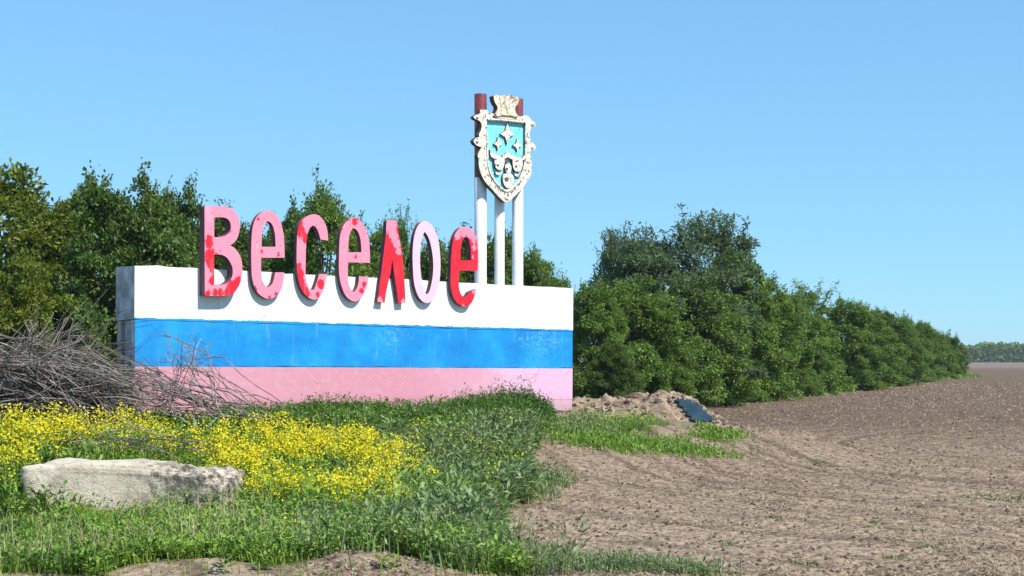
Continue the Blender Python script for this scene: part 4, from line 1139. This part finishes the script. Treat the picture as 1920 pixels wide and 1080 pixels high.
nl = 12; idx = np.repeat(np.arange(n), nl)
Pl = P[idx] + np.stack([r.normal(0, .035, n * nl), r.normal(0, .035, n * nl), hw[idx] * r.uniform(0.15, 1.02, n * nl)], 1)
L_ = r.uniform(0.03, 0.075, n * nl)
Vl, Tl = leaves(Pl, r.normal(0, 0.8, (n * nl, 3)) + np.array([0, 0, 0.5]), unit(r.normal(0, 0.6, (n * nl, 3)) + np.array([0, 0, 0.8])), L_, L_ * 0.33)
V, T = cat([(Vs, Ts), (Vl, Tl)])
tag(tris('tall_weeds', V, T, M['weed']), kind='stuff')

# tufts: strips of grass under the hedgerow and a few green spots out on the field
def tufts(name, spots, mat_, hrange, per, seed):
    r = np.random.default_rng(seed); Ps = []; Hs = []
    for (px, py, rx, ry) in spots:
        cx, cy = unproj(px, py)
        m_ = int(per * (rx * ry) ** 0.5)
        xx = cx + r.normal(0, rx, m_); yy = cy + r.normal(0, ry, m_)
        zz = np.maximum(gz(xx, yy, True), mound_h(xx, yy)) if 21 < cy < 33 else gz(xx, yy, True)
        Ps.append(np.stack([xx, yy, zz - 0.01], 1)); Hs.append(r.uniform(*hrange, m_))
    P = np.concatenate(Ps); Hs = np.concatenate(Hs)
    w_ = np.clip(0.006 * P[:, 1] / 12, 0.006, 0.04)
    V, T = blades(P, Hs, r.uniform(0.1, 0.9, len(P)), w_, r)
    P2 = P + np.stack([0 * Hs, 0 * Hs, Hs * 0.5], 1)
    V2, T2 = leaves(P2, r.normal(0, 1, (len(P), 3)) + np.array([0, 0, .5]), r.normal(0, 1, (len(P), 3)), Hs * 0.5, w_ * 2.2)
    V, T = cat([(V, T), (V2, T2)])
    return tag(tris(name, V, T, mat_), kind='stuff')
tufts('grass_tufts', [(1075, 1072, .12, .1), (1180, 1068, .14, .1), (1260, 1078, .12, .06), (1120, 1060, .1, .1), (1510, 1062, .08, .05), (1365, 1020, .05, .05), (1675, 1043, .07, .05), (1740, 1030, .05, .05), (1535, 868, .1, .06), (1870, 940, .3, .12), (1905, 935, .3, .15), (1640, 985, .05, .05), (1450, 975, .05, .05), (1720, 1000, .04, .04), (1180, 910, .08, .06), (1260, 930, .05, .05)],
      M['weed'], (0.015, 0.06), 700, 301)
tufts('edge_weeds', [(1075, 1070, .22, .12), (1140, 1066, .22, .12), (1200, 1072, .22, .1), (1265, 1076, .2, .08), (1020, 1050, .2, .2), (1310, 1079, .12, .05), (1000, 930, .15, .3), (1040, 905, .15, .3)], M['grass_blue'], (0.04, 0.2), 1500, 307)
tufts('heap_weeds', [(1355, 812, .22, .2), (1335, 822, .18, .15), (1235, 835, .5, .25), (1170, 838, .5, .25), (1110, 835, .4, .2), (1290, 850, .35, .15)], M['weed_light'], (0.05, 0.16), 2600, 303)
tufts('hedge_foot_grass', [(1335, 757, .5, .35), (1365, 755, .5, .35), (1395, 753, .5, .3), (1420, 750, .3, .3), (1500, 742, .5, .4), (1525, 737, .7, .6), (1550, 733, .8, .8), (1575, 730, .8, .8), (1600, 728, .8, .8),
      (1640, 722, .8, 1.0), (1680, 717, .8, 1.2), (1720, 713, .8, 1.5), (1760, 709, .8, 2), (1795, 706, .8, 2)], M['weed_light'], (0.12, 0.5), 700, 305)

# ------------------------------------------------------------------ pile of dry branches
pile = empty('brush_pile', (px2x(150, 19.3), 19.3, float(gz(px2x(150, 19.3), 19.3))))
tag(pile, 'tangled heap of cut dry grey branches against the left end of the sign wall', 'brush pile')
r = np.random.default_rng(404)
def arc(a_, b_, sag, n=9, wig=0.05):
    t = np.linspace(0, 1, n)[:, None]
    P = a_ * (1 - t) + b_ * t
    P = P + np.array([0, 0, 1.0]) * (sag * 4 * t * (1 - t))
    w_ = np.cumsum(r.normal(0, wig, (n, 3)) * np.array([1, 0.8, 0.7]), 0); w_ -= t * w_[-1:]
    return P + w_
po = np.array(pile.location)
def wp(px, py, Z): return np.array([px2x(px, Z), Z, py2z(py, Z)])
branches = []
for i in range(165):
    u = r.random()
    Z = r.uniform(18.4, 20.6)
    if u < 0.33:      # long rods leaning from the ground by the wall up to the left
        a_ = wp(r.uniform(290, 520), r.uniform(750, 800), r.uniform(18.5, 19.9)); L_ = r.uniform(180, 330); an = math.radians(r.uniform(24, 42))
        bxp = 240 + r.uniform(-190, 130); b_ = wp(bxp, r.uniform(615, 690) + (75 if 165 < bxp < 270 else 0), Z); sag = r.uniform(-0.05, 0.22)
    elif u < 0.8:     # rods lying across the heap, ends drooping
        y0 = 655 + 110 * r.random() ** 0.8
        a_ = wp(r.uniform(-180, 60), y0 + r.uniform(-10, 60), Z); b_ = wp(r.uniform(120, 300), y0 + r.uniform(20, 110), Z + r.uniform(-1.1, 0.3)); sag = r.uniform(0.1, 0.5)
    else:
        a_ = wp(r.uniform(-120, 100), r.uniform(700, 780), Z); b_ = wp(r.uniform(20, 200), r.uniform(605, 700), Z + r.uniform(-0.5, 0.8)); sag = r.uniform(-0.1, 0.2)
    P = arc(a_, b_, sag)
    g = gz(P[:, 0], P[:, 1]) + 0.03; P[:, 2] = np.maximum(P[:, 2], g)
    d_, p_ = seg_dist(P[:, 0], P[:, 1]); s_ = (P[:, 0] - SX0) * WD[0] + (P[:, 1] - SY0) * WD[1]
    push = np.where((s_ > -0.15) & (p_ < 0.12), 0.12 - p_, 0)
    P[:, 0] += push * WN[0]; P[:, 1] += push * WN[1]
    R0 = r.uniform(0.006, 0.012) if u < 0.33 else r.uniform(0.007, 0.02)
    branches.append((P, R0))
    V, Fs = tube_arrays(P - po, np.linspace(R0, R0 * 0.35, len(P)), 5)
    pyd('branch', V, Fs, M['branch'], pile, smooth=True)
tw = []
for P, R0 in branches:
    for _ in range(6 if P[:, 0].max() > px2x(330, 19.3) else 11):
        i = r.integers(1, len(P) - 1); t_ = P[i + 1] - P[i - 1]; t_ = t_ / np.linalg.norm(t_)
        dr = t_ * r.uniform(0.5, 1.0) + r.normal(0, 0.24, 3); L_ = r.uniform(0.18, 0.7)
        e = P[i] + dr * L_; m_ = P[i] + dr * L_ * 0.5 + r.normal(0, 0.03, 3)
        Q_ = np.array([P[i], m_, e]); Q_[:, 2] = np.maximum(Q_[:, 2], gz(Q_[:, 0], Q_[:, 1]) + 0.02)
        _, p_ = seg_dist(Q_[:, 0], Q_[:, 1]); s_ = (Q_[:, 0] - SX0) * WD[0] + (Q_[:, 1] - SY0) * WD[1]
        push = np.where((s_ > -0.15) & (p_ < 0.06), 0.06 - p_, 0); Q_[:, 0] += push * WN[0]; Q_[:, 1] += push * WN[1]
        tw.append(tube_arrays(Q_ - po, [0.006, 0.0045, 0.0025], 3))
for _ in range(1500):                                       # small stuff packed inside the heap
    Z = r.uniform(18.6, 20.4); px = r.uniform(-160, 215); py = r.uniform(690, 792)
    c = wp(px, py, Z); d_ = np.array([1.0, r.normal(0, 0.5), r.normal(-0.25, 0.35)]); L_ = r.uniform(0.3, 0.9)
    if c[2] < gz(c[0], c[1]) + 0.02: continue
    tw.append(tube_arrays(np.array([c - d_ * L_ / 2, c + np.array([0, 0, 0.06]), c + d_ * L_ / 2]) - po, [0.006, 0.009, 0.004], 3))
V, Fs = join(tw)
o = pyd('twigs', V, Fs, M['twig'], pile); o['kind'] = 'stuff'

# thin dead stems lying over the top of the limestone block
tw = []
for _ in range(34):
    c = np.array([px2x(r.uniform(120, 400), 16.6), r.uniform(16.2, 17.0), 0]); c[2] = float(gz(c[0], c[1])) + r.uniform(0.25, 0.5)
    d_ = np.array([1.0, r.normal(0, 0.3), r.normal(0, 0.12)]); L_ = r.uniform(0.4, 1.1)
    tw.append(tube_arrays(np.array([c - d_ * L_ / 2, c + np.array([0, 0, 0.08]), c + d_ * L_ / 2]), [0.003, 0.0055, 0.0025], 4))
V, Fs = join(tw)
tag(pyd('dead_stems', V, Fs, M['twig']), kind='stuff')

# grey leaved plants by the brush
def rosette(px, py, Z, hh, lab):
    x = px2x(px, Z); z0 = float(gz(x, Z))
    rt = empty('leafy_plant', (x, Z, z0)); tag(rt, lab, 'plant', 'grey leaved plants by the brush pile')
    for i in range(11):
        az = i * 2.4 + r.uniform(-.3, .3); L_ = hh * r.uniform(0.6, 1.0)
        d_ = np.array([math.cos(az) * 0.45, math.sin(az) * 0.45, 0.9]); d_ /= np.linalg.norm(d_)
        side = np.array([-math.sin(az), math.cos(az), 0]); V = []; Fs = []
        for j, (t, w_) in enumerate(((0, .1), (.25, .7), (.5, 1), (.75, .7), (1, .06))):
            c = d_ * L_ * t + np.array([math.cos(az), math.sin(az), -0.6]) * 0.25 * L_ * t * t + np.array([0, 0, hh * 0.25])
            V += [c - side * w_ * 0.045, c + np.array([0, 0, -0.012]), c + side * w_ * 0.045]
        for j in range(4):
            for q in (0, 1): Fs.append((j * 3 + q, j * 3 + q + 1, j * 3 + q + 4, j * 3 + q + 3))
        pyd('leaf', V, Fs, M['grey_leaf'], rt, smooth=True)
    V, Fs = tube_arrays([(0, 0, -0.02), (0, 0, hh * 0.3)], [0.012, 0.008], 5); pyd('stem', V, Fs, M['grey_leaf'], rt)
M['grey_leaf'] = leafy('grey_leaf', [(0.16, 0.24, 0.15), (0.22, 0.31, 0.2), (0.28, 0.37, 0.26)], 0.25)
rosette(375, 800, 18.6, 0.42, 'pale grey green plant with long leaves in front of the leaning twigs')
rosette(318, 806, 18.4, 0.3, 'small pale plant just left of the larger grey green one')

# dark bent stick in the flowers
sx_, sy_ = unproj(575, 808, 0.45)
zb = float(gz(sx_, sy_))
V, Fs = tube_arrays([(-0.05, 0, -0.02), (-0.03, 0, 0.3), (-0.02, 0.02, 0.46), (0.05, 0.0, 0.54), (0.06, 0, 0.62)], [0.012, 0.014, 0.016, 0.016, 0.008], 6)
M['burnt'] = mottled('burnt_wood', [(0.3, (0.012, 0.01, 0.01)), (0.7, (0.035, 0.03, 0.028))], 9)
st_ = pyd('bent_stick', V, Fs, M['burnt'], smooth=True); st_.location = (sx_, sy_, zb)
tag(st_, 'short blackened bent stick poking out of the yellow flowers', 'stick')
